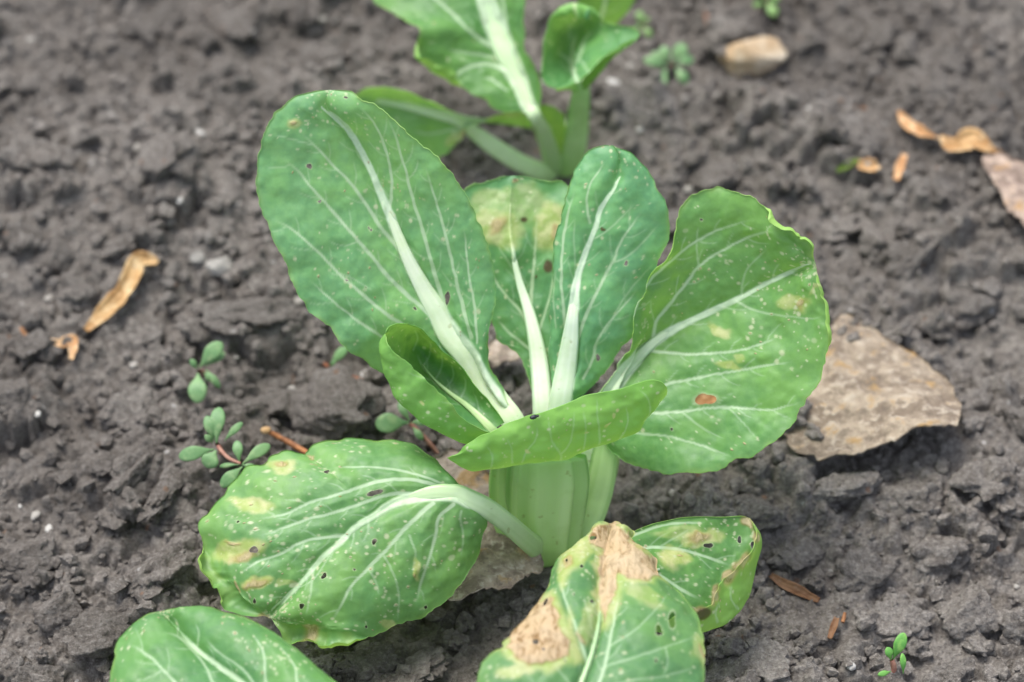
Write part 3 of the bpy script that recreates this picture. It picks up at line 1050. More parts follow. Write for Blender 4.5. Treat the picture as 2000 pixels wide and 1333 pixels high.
# very large left leaf
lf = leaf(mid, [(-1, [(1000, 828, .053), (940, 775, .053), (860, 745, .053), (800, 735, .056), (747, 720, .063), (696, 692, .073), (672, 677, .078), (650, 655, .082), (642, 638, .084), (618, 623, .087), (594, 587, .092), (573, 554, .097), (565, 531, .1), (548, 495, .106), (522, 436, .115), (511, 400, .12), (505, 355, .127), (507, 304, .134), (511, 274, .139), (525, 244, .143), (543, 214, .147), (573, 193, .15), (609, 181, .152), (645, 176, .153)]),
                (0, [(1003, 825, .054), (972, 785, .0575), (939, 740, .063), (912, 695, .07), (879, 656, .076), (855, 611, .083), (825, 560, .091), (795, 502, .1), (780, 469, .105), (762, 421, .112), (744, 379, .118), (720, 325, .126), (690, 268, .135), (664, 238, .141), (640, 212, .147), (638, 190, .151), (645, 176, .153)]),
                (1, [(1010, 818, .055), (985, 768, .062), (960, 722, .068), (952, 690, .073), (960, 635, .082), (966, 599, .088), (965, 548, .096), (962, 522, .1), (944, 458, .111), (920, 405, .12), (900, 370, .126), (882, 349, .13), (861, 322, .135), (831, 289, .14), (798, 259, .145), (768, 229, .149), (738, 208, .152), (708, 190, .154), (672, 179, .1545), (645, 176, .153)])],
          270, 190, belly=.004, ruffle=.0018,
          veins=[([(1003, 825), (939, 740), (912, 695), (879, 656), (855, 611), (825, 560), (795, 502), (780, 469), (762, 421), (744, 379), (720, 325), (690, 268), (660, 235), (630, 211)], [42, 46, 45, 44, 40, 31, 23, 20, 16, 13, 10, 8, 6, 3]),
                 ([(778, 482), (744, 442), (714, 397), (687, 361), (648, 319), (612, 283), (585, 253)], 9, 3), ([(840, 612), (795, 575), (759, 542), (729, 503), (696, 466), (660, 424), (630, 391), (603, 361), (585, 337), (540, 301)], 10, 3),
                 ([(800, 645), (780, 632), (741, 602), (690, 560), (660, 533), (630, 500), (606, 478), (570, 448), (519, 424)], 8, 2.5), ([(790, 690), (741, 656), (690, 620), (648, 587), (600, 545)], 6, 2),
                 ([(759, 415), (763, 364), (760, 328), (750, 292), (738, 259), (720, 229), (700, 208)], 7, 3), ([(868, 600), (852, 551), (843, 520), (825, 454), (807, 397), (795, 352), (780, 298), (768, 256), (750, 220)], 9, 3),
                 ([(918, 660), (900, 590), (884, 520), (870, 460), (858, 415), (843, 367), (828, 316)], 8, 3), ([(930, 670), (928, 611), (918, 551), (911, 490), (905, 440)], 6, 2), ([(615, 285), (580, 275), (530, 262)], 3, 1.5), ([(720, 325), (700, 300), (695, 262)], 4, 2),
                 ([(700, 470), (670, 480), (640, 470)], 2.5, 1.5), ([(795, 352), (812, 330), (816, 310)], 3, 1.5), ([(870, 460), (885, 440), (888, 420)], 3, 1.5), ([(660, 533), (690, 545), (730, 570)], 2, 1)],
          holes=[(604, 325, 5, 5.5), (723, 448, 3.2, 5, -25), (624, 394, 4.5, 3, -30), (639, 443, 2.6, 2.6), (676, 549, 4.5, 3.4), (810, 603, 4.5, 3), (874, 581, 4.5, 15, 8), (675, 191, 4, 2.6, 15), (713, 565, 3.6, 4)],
          yellow=[(573, 241, 22, 17, 0, .7)], brown=[(572, 240, 11, 8)], spots=230, seed=21, color=(2.15, 1.78, 2.0))  # color raised and blued: the sky's sheen is put into the leaf colour
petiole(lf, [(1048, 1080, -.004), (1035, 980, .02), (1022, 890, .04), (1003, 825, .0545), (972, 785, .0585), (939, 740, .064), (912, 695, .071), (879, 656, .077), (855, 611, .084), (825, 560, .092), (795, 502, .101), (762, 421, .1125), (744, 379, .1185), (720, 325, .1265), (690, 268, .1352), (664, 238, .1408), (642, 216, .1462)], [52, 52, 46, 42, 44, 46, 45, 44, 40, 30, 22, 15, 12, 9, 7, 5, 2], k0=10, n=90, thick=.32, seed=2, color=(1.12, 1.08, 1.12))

# cupped leaf in front of the large one's stalk, margin rolled over
lf = leaf(mid, [(-1.35, [(962, 846, .074), (942, 838, .077), (906, 814, .081), (882, 790, .085), (855, 766, .088), (834, 748, .091), (816, 728, .093), (795, 710, .096), (774, 695, .098), (757, 674, .1), (752, 652, .1)]),
                (-.85, [(955, 872, .066), (912, 869, .068), (880, 853, .071), (850, 838, .074), (828, 826, .076), (798, 800, .079), (776, 779, .082), (766, 758, .084), (755, 738, .087), (746, 716, .09), (741, 690, .094), (744, 666, .097), (752, 652, .1)]),
                (0, [(962, 842, .062), (915, 795, .064), (879, 768, .066), (849, 742, .068), (825, 712, .071), (808, 684, .076), (790, 656, .086), (752, 652, .1)]),
                (1, [(985, 826, .063), (960, 790, .066), (930, 755, .07), (900, 718, .075), (876, 693, .08), (855, 674, .085), (843, 660, .089), (825, 643, .093), (807, 634, .096), (792, 630, .099), (772, 631, .1), (758, 639, .1), (752, 652, .1)])],
          150, 130, belly=0, ruffle=.0006, serr=.0006,
          veins=[([(975, 850), (915, 795), (879, 768), (849, 742), (825, 712), (810, 684)], 12, 3), ([(849, 742), (862, 715), (862, 690)], 3, 1.5), ([(870, 760), (884, 735), (880, 710)], 3, 1.5), ([(895, 780), (908, 760), (905, 735)], 3, 1.5), ([(828, 715), (840, 690), (838, 665)], 3, 1.5), ([(808, 684), (815, 665), (810, 645)], 2.5, 1.5)],
          yellow=[(842, 685, 11, 9, 0, .5), (828, 785, 7, 4, 30, .9), (868, 698, 5, 4, 0, .7)], spots=60, vs=.7, seed=31, color=(.95, 1.05, .8))
petiole(lf, [(1040, 1080, -.004), (1015, 980, .018), (995, 900, .038), (966, 846, .061), (915, 795, .0645), (879, 768, .0665), (849, 742, .0685), (825, 712, .0715)], [46, 48, 32, 17, 10, 7, 5, 2], seed=12, color=(.75, .85, .6))

# folded leaf in front, its pale underside outwards
lf = leaf(mid, [(-1.5, [(880, 898, .066), (940, 880, .052), (1010, 880, .047), (1080, 872, .044), (1150, 850, .048), (1220, 832, .057), (1303, 770, .084)]),
                (-1, [(878, 898, .068), (890, 905, .067), (914, 917, .063), (960, 914, .061), (1022, 907, .06), (1071, 903, .06), (1103, 896, .06), (1146, 880, .061), (1184, 867, .063), (1222, 853, .066), (1246, 840, .07), (1266, 816, .076), (1284, 795, .081), (1303, 772, .086)]),
                (-.1, [(874, 896, .069), (915, 890, .073), (960, 880, .074), (1022, 870, .075), (1071, 860, .0755), (1110, 850, .076), (1160, 836, .077), (1200, 822, .079), (1240, 800, .083), (1270, 782, .087), (1303, 764, .089)]),
                (1, [(872, 895, .07), (900, 884, .073), (911, 872, .076), (936, 853, .079), (960, 845, .081), (990, 828, .083), (1014, 820, .084), (1033, 812, .085), (1054, 808, .0855), (1081, 799, .086), (1117, 785, .087), (1141, 774, .088), (1173, 768, .089), (1211, 761, .09), (1244, 750, .092), (1271, 743, .094), (1289, 745, .094), (1303, 757, .092)])],
          190, 110, belly=0, ruffle=.0018, serr=.0014, pucker=.0011, vein_depth=-.0004,
          veins=[([(1092, 915), (1095, 888), (1082, 868), (1074, 840), (1072, 815)], 3.5, 2), ([(1095, 888), (1112, 868), (1120, 835), (1122, 800)], 3, 1.5), ([(1170, 870), (1172, 840), (1166, 800), (1168, 775)], 3, 1.5), ([(1140, 878), (1145, 840), (1138, 800)], 2, 1.5),
                 ([(1020, 905), (1030, 880), (1046, 860), (1048, 830)], 2.5, 1.5), ([(1000, 905), (1000, 880), (990, 855)], 2.5, 1.5), ([(1260, 825), (1270, 800), (1262, 775), (1245, 760)], 2.5, 1.5), ([(1210, 860), (1225, 830), (1222, 790)], 2.5, 1.5), ([(960, 912), (962, 890), (950, 870)], 2.5, 1.5)],
          dark=[(1042, 815, 5, 4)], yellow=[(1194, 833, 8, 4, -40, .95), (1146, 846, 5, 5, 0, .95), (1031, 878, 7, 4, 20, .95), (1069, 878, 5, 4, 0, .9), (1214, 806, 4, 6, 30, .95), (1205, 816, 4, 4, 0, .9), (1222, 830, 4, 3, 0, .9), (1076, 905, 7, 3, 0, .9)],
          spots=70, vs=.8, seed=37, color=(1.3, 1.3, .95))
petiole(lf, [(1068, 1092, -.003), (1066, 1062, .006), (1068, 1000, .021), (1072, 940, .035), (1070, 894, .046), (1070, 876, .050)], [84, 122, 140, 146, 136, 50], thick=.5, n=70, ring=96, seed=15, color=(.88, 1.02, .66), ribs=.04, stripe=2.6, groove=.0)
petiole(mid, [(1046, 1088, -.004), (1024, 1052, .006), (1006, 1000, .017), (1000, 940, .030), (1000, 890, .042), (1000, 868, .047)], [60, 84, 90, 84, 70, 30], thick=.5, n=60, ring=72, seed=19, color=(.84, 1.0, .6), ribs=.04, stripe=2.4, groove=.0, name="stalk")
# outer stalk stump on the right and a thin stalk beside it
petiole(mid, [(1085, 1086, -.004), (1140, 1030, .009), (1168, 960, .022), (1182, 890, .035), (1186, 840, .045)], [50, 56, 56, 46, 36], thick=.4, seed=16, color=(.9, 1.0, .72), stripe=2.0, name="stalk")
petiole(mid, [(1096, 1084, -.004), (1150, 1020, .007), (1180, 960, .016), (1200, 890, .029)], [34, 36, 30, 22], thick=.35, seed=17, color=(.8, .82, .7), name="stalk")

# low drooping leaf with bleached patches and holes
lf = leaf(mid, [(-1, [(930, 990, .046), (945, 1012, .042), (950, 1024, .04), (947, 1036, .038), (941, 1059, .035), (931, 1092, .031), (915, 1117, .029), (893, 1146, .027), (870, 1169, .026), (851, 1185, .025), (831, 1201, .025), (799, 1214, .024), (763, 1227, .024), (725, 1243, .024), (693, 1251, .024), (660, 1253, .024), (625, 1244, .024), (596, 1235, .024), (563, 1227, .025), (525, 1208, .026)]),
                (0, [(915, 978, .05), (893, 965, .052), (854, 962, .053), (805, 971, .052), (764, 985, .051), (725, 1011, .049), (693, 1030, .048), (670, 1053, .046), (634, 1085, .043), (596, 1127, .038), (570, 1156, .034), (525, 1208, .026)]),
                (1, [(918, 964, .052), (896, 943, .052), (873, 921, .051), (854, 901, .05), (834, 895, .05), (802, 875, .05), (764, 864, .05), (725, 863, .05), (693, 862, .05), (660, 867, .05), (634, 872, .05), (614, 882, .05), (600, 896, .049), (585, 893, .05), (560, 887, .051), (547, 892, .05), (525, 904, .049), (512, 913, .048), (483, 914, .047), (467, 924, .046), (454, 943, .044), (444, 966, .042), (428, 982, .041), (412, 1001, .039), (396, 1014, .038), (389, 1030, .037), (396, 1053, .035), (403, 1075, .033), (402, 1097, .032), (413, 1121, .031), (434, 1143, .03), (460, 1168, .028), (489, 1188, .027), (525, 1208, .026)])],
          230, 180, belly=.004, ruffle=.0022, serr=.0008,
          veins=[([(915, 978), (893, 966), (854, 963), (805, 972), (764, 985), (725, 1011), (693, 1030), (670, 1053), (634, 1085), (596, 1127), (570, 1156), (531, 1195)], [36, 34, 30, 22, 16, 12, 10, 9, 8, 7, 5, 3]),
                 ([(850, 960), (802, 964), (757, 967), (709, 982), (660, 998), (612, 1011), (564, 1027), (499, 1050)], 9, 3), ([(880, 958), (857, 950), (812, 938), (764, 935), (725, 943), (660, 964), (602, 982), (551, 1005), (489, 1014)], 9, 3),
                 ([(870, 948), (838, 934), (773, 916), (709, 911), (644, 914)], 5, 2), ([(676, 1048), (628, 1050), (589, 1059), (541, 1085), (499, 1098), (464, 1127)], 6, 2.5), ([(845, 982), (838, 987), (815, 1008), (789, 1034), (751, 1079), (715, 1114), (680, 1153), (664, 1188), (638, 1221)], 10, 4),
                 ([(885, 985), (872, 996), (860, 1011), (851, 1050), (838, 1095), (822, 1146), (812, 1182)], 8, 3), ([(900, 1000), (899, 1014), (905, 1050), (900, 1090)], 4, 2), ([(751, 1085), (770, 1124), (780, 1163), (777, 1220)], 4, 2), ([(799, 1046), (812, 1082), (805, 1120)], 4, 2),
                 ([(719, 1015), (718, 1040), (705, 1060)], 4, 2), ([(610, 1115), (608, 1150), (597, 1205)], 4, 2), ([(720, 1112), (735, 1140), (740, 1165)], 3, 2), ([(645, 1080), (600, 1140), (560, 1145)], 3, 1)],
          holes=[(731, 963, 14, 5, -15), (639, 922, 7, 3), (451, 1029, 5, 3.5), (464, 1019, 5, 2.4, 15), (526, 1051, 3, 3), (496, 1074, 10, 6, -20), (731, 1058, 4, 7, 10), (633, 1125, 7, 4, -40), (589, 1184, 5.5, 4.5, -20), (715, 1225, 2.6, 3), (692, 1113, 2.8, 2.8), (497, 1175, 2.6, 6, 10), (831, 1187, 3, 5, 30)],
          yellow=[(489, 985, 52, 17, 8, .9), (462, 1076, 66, 24, -8, .95), (507, 1143, 40, 14, -12, .9), (818, 1114, 10, 26, -12, .9), (547, 912, 36, 17, 0, .8), (757, 1221, 13, 15, 0, .7), (560, 1140, 20, 8, -20, .5)],
          brown=[(476, 1085, 34, 12, -14), (503, 1144, 34, 9, -12), (455, 1062, 22, 4, 0), (545, 907, 16, 9, 0), (520, 1207, 16, 10, 30), (456, 1150, 10, 14, 0), (608, 1232, 24, 9, 10), (814, 1122, 5, 7), (605, 892, 8, 5)],
          spots=480, rib=.62, seed=41, lips=[(1, (398, 1060), (525, 1208), .0062), (0, (525, 1208), (725, 1243), .0055)], color=(1.8, 1.46, 1.25))
petiole(lf, [(1072, 1088, -.004), (1052, 1074, .009), (1022, 1050, .024), (985, 1018, .038), (945, 990, .048), (915, 976, .0515), (893, 966, .0525), (854, 963, .0535), (805, 972, .0525), (764, 985, .0515), (725, 1011, .0495), (680, 1042, .047)], [44, 40, 36, 34, 36, 36, 34, 28, 18, 12, 9, 4], k0=7, thick=.45, n=80, seed=18, color=(.88, .95, .82))

# ------------------------------------------------------------------ the pak choi behind
BASE2 = at(1092, 345, 0)
back = empty("pak_choi", BASE2)
tag(back, "pak choi with broad white midrib and curled leaves, beside the tan stone", "pak choi", "pak choi plants in the row")
# leaf lying out to the left
lf = leaf(back, [(-1, [(1035, 228, .04), (1027, 222, .045), (985, 222, .046), (940, 236, .043), (912, 251, .04), (905, 268, .034), (896, 281, .03), (880, 295, .027), (853, 309, .024), (815, 300, .026), (770, 275, .03), (725, 240, .034), (690, 190, .04)]),
                 (0, [(1040, 250, .032), (990, 240, .036), (940, 236, .038), (895, 232, .04), (850, 222, .041), (790, 207, .042), (730, 197, .042), (690, 190, .04)]),
                 (1, [(1040, 245, .032), (990, 236, .038), (940, 232, .041), (904, 232, .044), (880, 221, .048), (835, 200, .053), (790, 183, .056), (745, 171, .056), (715, 168, .052), (690, 190, .04)])],
          110, 80, veins=[([(940, 240), (895, 232), (850, 222), (790, 207), (730, 197)], 20, 9), ([(930, 244), (880, 255), (840, 262), (800, 255)], 5, 2)], brown=[(905, 262, 10, 8)], yellow=[(895, 272, 30, 14, -30, .7), (985, 224, 50, 6, 0, .6)], spots=20, seed=51, color=(2.0, 1.75, 1.3))
petiole(lf, [(1088, 350, -.004), (1060, 338, .004), (1015, 318, .012), (965, 287, .022), (930, 262, .03), (895, 236, .0385), (850, 222, .0415), (790, 207, .0425), (735, 198, .0425)], [40, 40, 38, 36, 30, 24, 20, 15, 6], seed=21, color=(.95, .98, .9))
# top leaf with wide midrib, near half curled up
lf = leaf(back, [(-1, [(1040, 226, .05), (1024, 221, .052), (985, 219, .052), (970, 213, .053), (955, 207, .054), (946, 193, .056), (928, 186, .057), (907, 172, .058), (880, 168, .058), (844, 147, .06), (820, 123, .064), (810, 92, .07), (816, 62, .076), (790, 44, .074), (760, 26, .073), (730, 0, .074), (712, -40, .076), (740, -95, .08), (800, -135, .085), (860, -150, .09)]),
                 (0, [(1046, 228, .05), (1033, 207, .052), (1018, 168, .056), (1006, 141, .059), (985, 99, .064), (964, 45, .071), (949, 0, .077), (930, -50, .082), (900, -105, .087), (860, -150, .09)]),
                 (1, [(1052, 222, .052), (1050, 180, .057), (1042, 141, .062), (1030, 117, .066), (1021, 90, .07), (1021, 60, .075), (1027, 30, .08), (1033, 0, .085), (1030, -50, .09), (1000, -105, .093), (930, -145, .093), (860, -150, .09)])],
          170, 120, belly=.003, lips=[(0, (907, 172), (812, 75), .008)], ruffle=.002,
          veins=[([(1046, 228), (1033, 207), (1018, 168), (1006, 141), (985, 99), (964, 45), (949, 0), (930, -50), (900, -105)], [26, 30, 34, 40, 44, 42, 38, 24, 12]), ([(1000, 140), (970, 128), (955, 123), (922, 129), (892, 144), (870, 158)], 9, 5), ([(990, 175), (960, 155), (940, 152)], 5, 3), ([(970, 95), (930, 70), (890, 30), (850, -5), (820, -40)], 8, 4), ([(985, 90), (985, 40), (978, -10), (960, -60)], 8, 4), ([(975, 110), (920, 105), (870, 95)], 5, 3)],
          spots=50, rib=.8, seed=55, color=(1.2, 1.15, .85))
petiole(lf, [(1090, 348, -.004), (1076, 300, .014), (1060, 255, .034), (1046, 228, .0505), (1033, 207, .0525), (1018, 168, .0565), (1006, 141, .0595), (985, 99, .0645), (964, 45, .0715), (949, 0, .0775), (930, -50, .0825)], [40, 38, 30, 26, 30, 34, 40, 44, 42, 38, 20], k0=7, thick=.3, seed=22, color=(.84, .9, .82))
# leaf further behind, mostly out of the picture
lf = leaf(back, [(-1, [(1150, 90, .03), (1135, 40, .045), (1130, -10, .06), (1150, -60, .075), (1190, -85, .082)]), (0, [(1152, 92, .03), (1170, 50, .044), (1183, 0, .06), (1190, -85, .082)]), (1, [(1156, 92, .03), (1190, 60, .038), (1212, 34, .046), (1236, 0, .056), (1245, -40, .068), (1190, -85, .082)])],
          80, 60, veins=[([(1152, 92), (1170, 50), (1183, 0), (1188, -50)], 14, 5)], seed=57, color=(1.5, 1.4, 1.0))
petiole(lf, [(1095, 345, -.004), (1118, 260, .004), (1138, 160, .018), (1152, 92, .03), (1168, 52, .0435)], [36, 36, 32, 26, 14], seed=23)
# right leaf, a cup folded towards us
lf = leaf(back, [(-1, [(1130, 175, .066), (1105, 176, .066), (1075, 172, .068), (1058, 150, .07), (1060, 111, .074), (1061, 72, .08), (1072, 36, .086), (1099, 10, .09), (1132, 2, .091), (1159, 12, .089), (1174, 38, .086)]),
                 (0, [(1133, 172, .062), (1120, 140, .064), (1115, 110, .066), (1118, 85, .068), (1130, 62, .072), (1150, 46, .077), (1174, 40, .085)]),
                 (.55, [(1136, 175, .064), (1120, 165, .07), (1116, 140, .073), (1128, 112, .075), (1150, 85, .077), (1172, 64, .08), (1178, 42, .085)]),
                 (1.1, [(1134, 176, .066), (1084, 178, .078), (1114, 166, .08), (1144, 150, .081), (1180, 121, .083), (1210, 103, .085), (1240, 82, .088), (1251, 67, .09), (1237, 57, .09), (1204, 50, .088), (1180, 44, .086)])],
          120, 120, belly=.0, ruffle=.0012, lips=[(0, (1072, 36), (1174, 38), .006)],
          veins=[([(1133, 172), (1120, 140), (1115, 110), (1118, 85), (1130, 62)], 8, 4), ([(1120, 140), (1110, 115), (1085, 100)], 5, 3), ([(1125, 120), (1135, 95), (1140, 75), (1160, 60)], 5, 3), ([(1150, 140), (1128, 110), (1108, 85)], 4, 3)], spots=60, seed=59, color=(1.25, 1.25, 1.15))
petiole(lf, [(1098, 350, -.004), (1116, 320, .006), (1124, 280, .02), (1130, 225, .04), (1134, 180, .058), (1132, 160, .063)], [44, 48, 48, 44, 36, 26], seed=24, color=(.74, .88, .6))
# underside flap of that leaf and the heart leaves
lf = leaf(back, [(-1, [(1140, 178, .06), (1165, 156, .068), (1198, 112, .078), (1240, 80, .086)]), (0, [(1138, 170, .064), (1160, 146, .071), (1195, 106, .08), (1240, 78, .087)]), (1, [(1136, 164, .069), (1156, 140, .0755), (1192, 108, .083), (1240, 76, .0885)])], 50, 24, seed=60, color=(.9, 1.0, .6))
lf = leaf(back, [(-1, [(1078, 330, .002), (1058, 290, .014), (1046, 250, .028), (1046, 222, .04), (1062, 205, .048)]), (0, [(1090, 332, .002), (1080, 290, .016), (1072, 245, .032), (1062, 205, .048)]), (1, [(1102, 332, .002), (1106, 290, .014), (1104, 250, .027), (1094, 220, .038), (1062, 205, .048)])], 60, 50, veins=[([(1090, 332), (1080, 290), (1072, 245)], 16, 6)], seed=61, color=(1.7, 1.35, .8))

# ------------------------------------------------------------------ the pak choi in front (its foot is below the picture)
BASE3 = np.array([0.012, -0.375, 0.0])
front = empty("pak_choi", BASE3)
tag(front, "pak choi with large brown scorched leaf tip, leaning towards the next stalk", "pak choi", "pak choi plants in the row")


def plan(x, y, z):
    q = to_plan(np.array([[x, y, z]]))[0]
    return (q[0], q[1], z)


FOOT = plan(*(BASE3 + np.array([0, .004, -.004])))
# bottom left leaf
lf = leaf(front, [(-1, [(860, 1500, .0612), (700, 1540, .0576), (520, 1560, .054), (360, 1520, .0533), (260, 1440, .0533), (215, 1360, .0533), (219, 1302, .0533), (226, 1271, .0533), (240, 1248, .0533), (263, 1221, .0533), (287, 1204, .0533), (314, 1194, .0533)]),
                  (0, [(860, 1490, .059), (740, 1460, .0619), (620, 1415, .0634), (500, 1350, .0626), (400, 1280, .0598), (345, 1225, .0562), (314, 1194, .0533)]),
                  (1, [(858, 1480, .0612), (800, 1430, .0634), (730, 1380, .0641), (650, 1325, .0641), (600, 1285, .0634), (574, 1265, .0626), (540, 1241, .0619), (500, 1217, .0605), (456, 1202, .0583), (405, 1192, .0569), (354, 1188, .0547), (314, 1194, .0533)])],
          200, 140, belly=.005,
          veins=[([(860, 1490), (740, 1460), (620, 1415), (500, 1350), (400, 1280), (345, 1230)], 20, 4), ([(480, 1340), (419, 1333), (405, 1305), (381, 1271), (348, 1241), (314, 1237)], 5, 3), ([(430, 1400), (344, 1333), (317, 1305), (287, 1278), (243, 1254)], 6, 2.5), ([(520, 1360), (517, 1315), (513, 1271), (490, 1234)], 5, 2.5), ([(500, 1345), (473, 1308), (422, 1271), (400, 1245)], 5, 2), ([(600, 1400), (581, 1333), (574, 1298), (540, 1254)], 5, 2),
                 ([(380, 1271), (388, 1240), (380, 1215)], 3, 2), ([(348, 1241), (345, 1218), (335, 1205)], 3, 2), ([(317, 1305), (300, 1320), (260, 1330)], 3, 2)],
          holes=[(467, 1252, 2.6, 2.6)], spots=240, seed=71, color=(1.25, 1.18, 1.05))
petiole(lf, [FOOT, (960, 1700, .036), (890, 1530, .0576), (860, 1490, .0601), (740, 1460, .0623), (620, 1415, .0637), (500, 1350, .063)], [46, 44, 34, 28, 20, 12, 5], seed=31)
# curled right leaf with brown rolled margin
lf = leaf(front, [(-1, [(1170, 1190, .0533), (1195, 1110, .0533), (1215, 1062, .0526), (1227, 1046, .0518), (1256, 1031, .0504), (1303, 1017, .049), (1357, 1011, .0468), (1412, 1011, .0446), (1450, 1009, .0432), (1464, 1012, .0425)]),
                  (0, [(1175, 1195, .0518), (1238, 1130, .049), (1288, 1110, .0468), (1340, 1095, .0432), (1400, 1075, .0403), (1440, 1050, .0396), (1464, 1012, .0425)]),
                  (.75, [(1180, 1202, .0504), (1260, 1195, .0446), (1330, 1190, .0396), (1375, 1178, .036), (1410, 1155, .0346), (1440, 1125, .0346), (1462, 1090, .036), (1478, 1050, .0396), (1464, 1012, .0425)]),
                  (1.25, [(1180, 1208, .0504), (1280, 1235, .0389), (1340, 1240, .0331), (1385, 1232, .0302), (1422, 1214, .0288), (1448, 1189, .0288), (1463, 1165, .0295), (1472, 1136, .031), (1481, 1096, .0338), (1487, 1050, .0382), (1464, 1012, .0425)]),
                  (1.7, [(1180, 1212, .0504), (1280, 1215, .0418), (1352, 1194, .0403), (1386, 1181, .0396), (1397, 1158, .0403), (1415, 1136, .041), (1437, 1111, .0425), (1460, 1084, .0432), (1476, 1064, .0432), (1480, 1040, .0432), (1464, 1012, .0425)])],
          150, 170, belly=0, ruffle=.0006, serr=.0008,
          veins=[([(1180, 1195), (1260, 1110), (1288, 1122), (1321, 1143), (1375, 1176)], 6, 5), ([(1238, 1075), (1267, 1067), (1314, 1071), (1375, 1085), (1430, 1107)], 6, 4), ([(1230, 1050), (1256, 1038), (1303, 1024), (1380, 1020)], 5, 3), ([(1288, 1068), (1320, 1050), (1350, 1030)], 3, 2), ([(1440, 1190), (1425, 1165), (1430, 1140)], 3, 2), ([(1400, 1215), (1395, 1195), (1405, 1175)], 3, 2)],
          holes=[(1384, 1066, 8, 5), (1444, 1055, 4, 6), (1470, 1066, 4, 8)], yellow=[(1321, 1090, 42, 26, 0, .95), (1372, 1046, 50, 18, -6, .75), (1330, 1040, 60, 18, 0, .4)],
          brown=[(1364, 1046, 24, 12, 0), (1328, 1088, 9, 6), (1462, 1020, 20, 14, 40), (1450, 1100, 14, 26, 38), (1425, 1130, 10, 24, 40), (1395, 1165, 8, 24, 20), (1365, 1195, 24, 14, -10), (1476, 1045, 8, 16)], dark=[(1372, 1200, 18, 12, -30)], spots=220, seed=75, color=(1.35, 1.2, .85))
petiole(lf, [FOOT, (1120, 1600, .0324), (1160, 1330, .049), (1180, 1198, .0515), (1238, 1132, .0493), (1288, 1112, .0472)], [44, 40, 32, 20, 11, 4], seed=32)
# scorched leaf
lf = leaf(front, [(-1, [(1090, 1560, .0634), (1010, 1520, .0662), (955, 1430, .0691), (937, 1360, .0706), (937, 1325, .0713), (944, 1300, .0713), (955, 1287, .0713), (975, 1279, .0713), (1000, 1287, .0706), (1006, 1278, .0706), (985, 1270, .0706), (997, 1255, .0698), (1009, 1230, .0691), (1031, 1201, .0684), (1053, 1172, .067), (1075, 1147, .0655), (1082, 1118, .0641), (1096, 1096, .0626), (1114, 1075, .0612), (1133, 1057, .0605), (1154, 1035, .059), (1176, 1028, .0583), (1190, 1027, .0583), (1198, 1020, .0576)]),
                  (0, [(1092, 1560, .0619), (1110, 1440, .0706), (1136, 1333, .0749), (1151, 1292, .0756), (1165, 1241, .0749), (1172, 1194, .0734), (1174, 1140, .0706), (1180, 1090, .0655), (1190, 1050, .0612), (1198, 1020, .0576)]),
                  (1, [(1096, 1560, .0634), (1200, 1530, .0648), (1290, 1480, .0662), (1350, 1410, .0677), (1372, 1333, .0677), (1374, 1285, .067), (1371, 1241, .0655), (1364, 1212, .0648), (1348, 1183, .0641), (1335, 1162, .0634), (1317, 1143, .0634), (1294, 1125, .0626), (1285, 1107, .0619), (1281, 1090, .0619), (1259, 1082, .0612), (1241, 1071, .0612), (1230, 1054, .0605), (1236, 1043, .0598), (1220, 1038, .059), (1209, 1022, .0583), (1198, 1020, .0576)])],
          230, 170, belly=.005, ruffle=.0025, serr=.0009, pucker=.0009,
          veins=[([(1092, 1560), (1110, 1440), (1136, 1333), (1151, 1292), (1165, 1241), (1172, 1194), (1173, 1140), (1172, 1100)], 20, 2), ([(1140, 1400), (1169, 1333), (1183, 1285), (1194, 1230), (1203, 1183), (1212, 1140)], 8, 3), ([(1150, 1295), (1140, 1267), (1118, 1205), (1100, 1158), (1089, 1122)], 7, 3), ([(1128, 1355), (1100, 1320), (1085, 1300), (1075, 1260)], 4, 2),
                 ([(1190, 1260), (1240, 1230), (1290, 1180), (1310, 1150)], 4, 2), ([(1180, 1300), (1250, 1280), (1310, 1260), (1365, 1240)], 4, 2), ([(1170, 1345), (1230, 1330), (1300, 1320), (1370, 1300)], 4, 2), ([(1165, 1241), (1150, 1200), (1140, 1160)], 3, 2), ([(1300, 1265), (1305, 1295), (1295, 1320)], 3, 1.5), ([(1120, 1390), (1050, 1350), (1000, 1340)], 6, 2)],
          holes=[(1158, 1051, 6, 4), (1312, 1211, 7, 14, 4), (1287, 1232, 7, 9), (1120, 1160, 2.4, 4), (1156, 1175, 4, 3.4), (1066, 1176, 3, 7, 30), (1046, 1254, 8, 4.5, 20), (1062, 1268, 4, 4), (1281, 1290, 3, 4), (1104, 1288, 3, 4.5), (1107, 1095, 2.6, 4), (1136, 1106, 4, 3)],
          bpoly=[[(1198, 1014), (1216, 1030), (1236, 1040), (1232, 1056), (1262, 1080), (1284, 1088), (1288, 1108), (1294, 1130), (1258, 1131), (1235, 1126), (1213, 1115), (1208, 1140), (1198, 1176), (1176, 1220), (1172, 1180), (1172, 1104), (1168, 1067), (1150, 1062), (1150, 1034), (1176, 1024)],
                 [(1075, 1158), (1089, 1194), (1104, 1230), (1118, 1252), (1111, 1285), (1075, 1296), (1038, 1306), (1009, 1285), (990, 1270), (1000, 1230), (1028, 1196), (1050, 1170)]],
          ypoly=[[(1100, 1060), (1150, 1040), (1165, 1080), (1120, 1120), (1095, 1150), (1085, 1120)], [(1110, 1180), (1130, 1240), (1140, 1290), (1120, 1300), (1100, 1230)]],
          yellow=[(1010, 1310, 50, 20, -10, .7), (1150, 1215, 20, 50, 0, .5), (1250, 1160, 60, 20, 30, .5), (1365, 1270, 12, 40, 0, .5)], brown=[(1113, 1100, 10, 18, 20), (1368, 1275, 4, 20), (1137, 1240, 6, 22, -12)], spots=420, seed=81, color=(1.3, 1.12, 1.1))
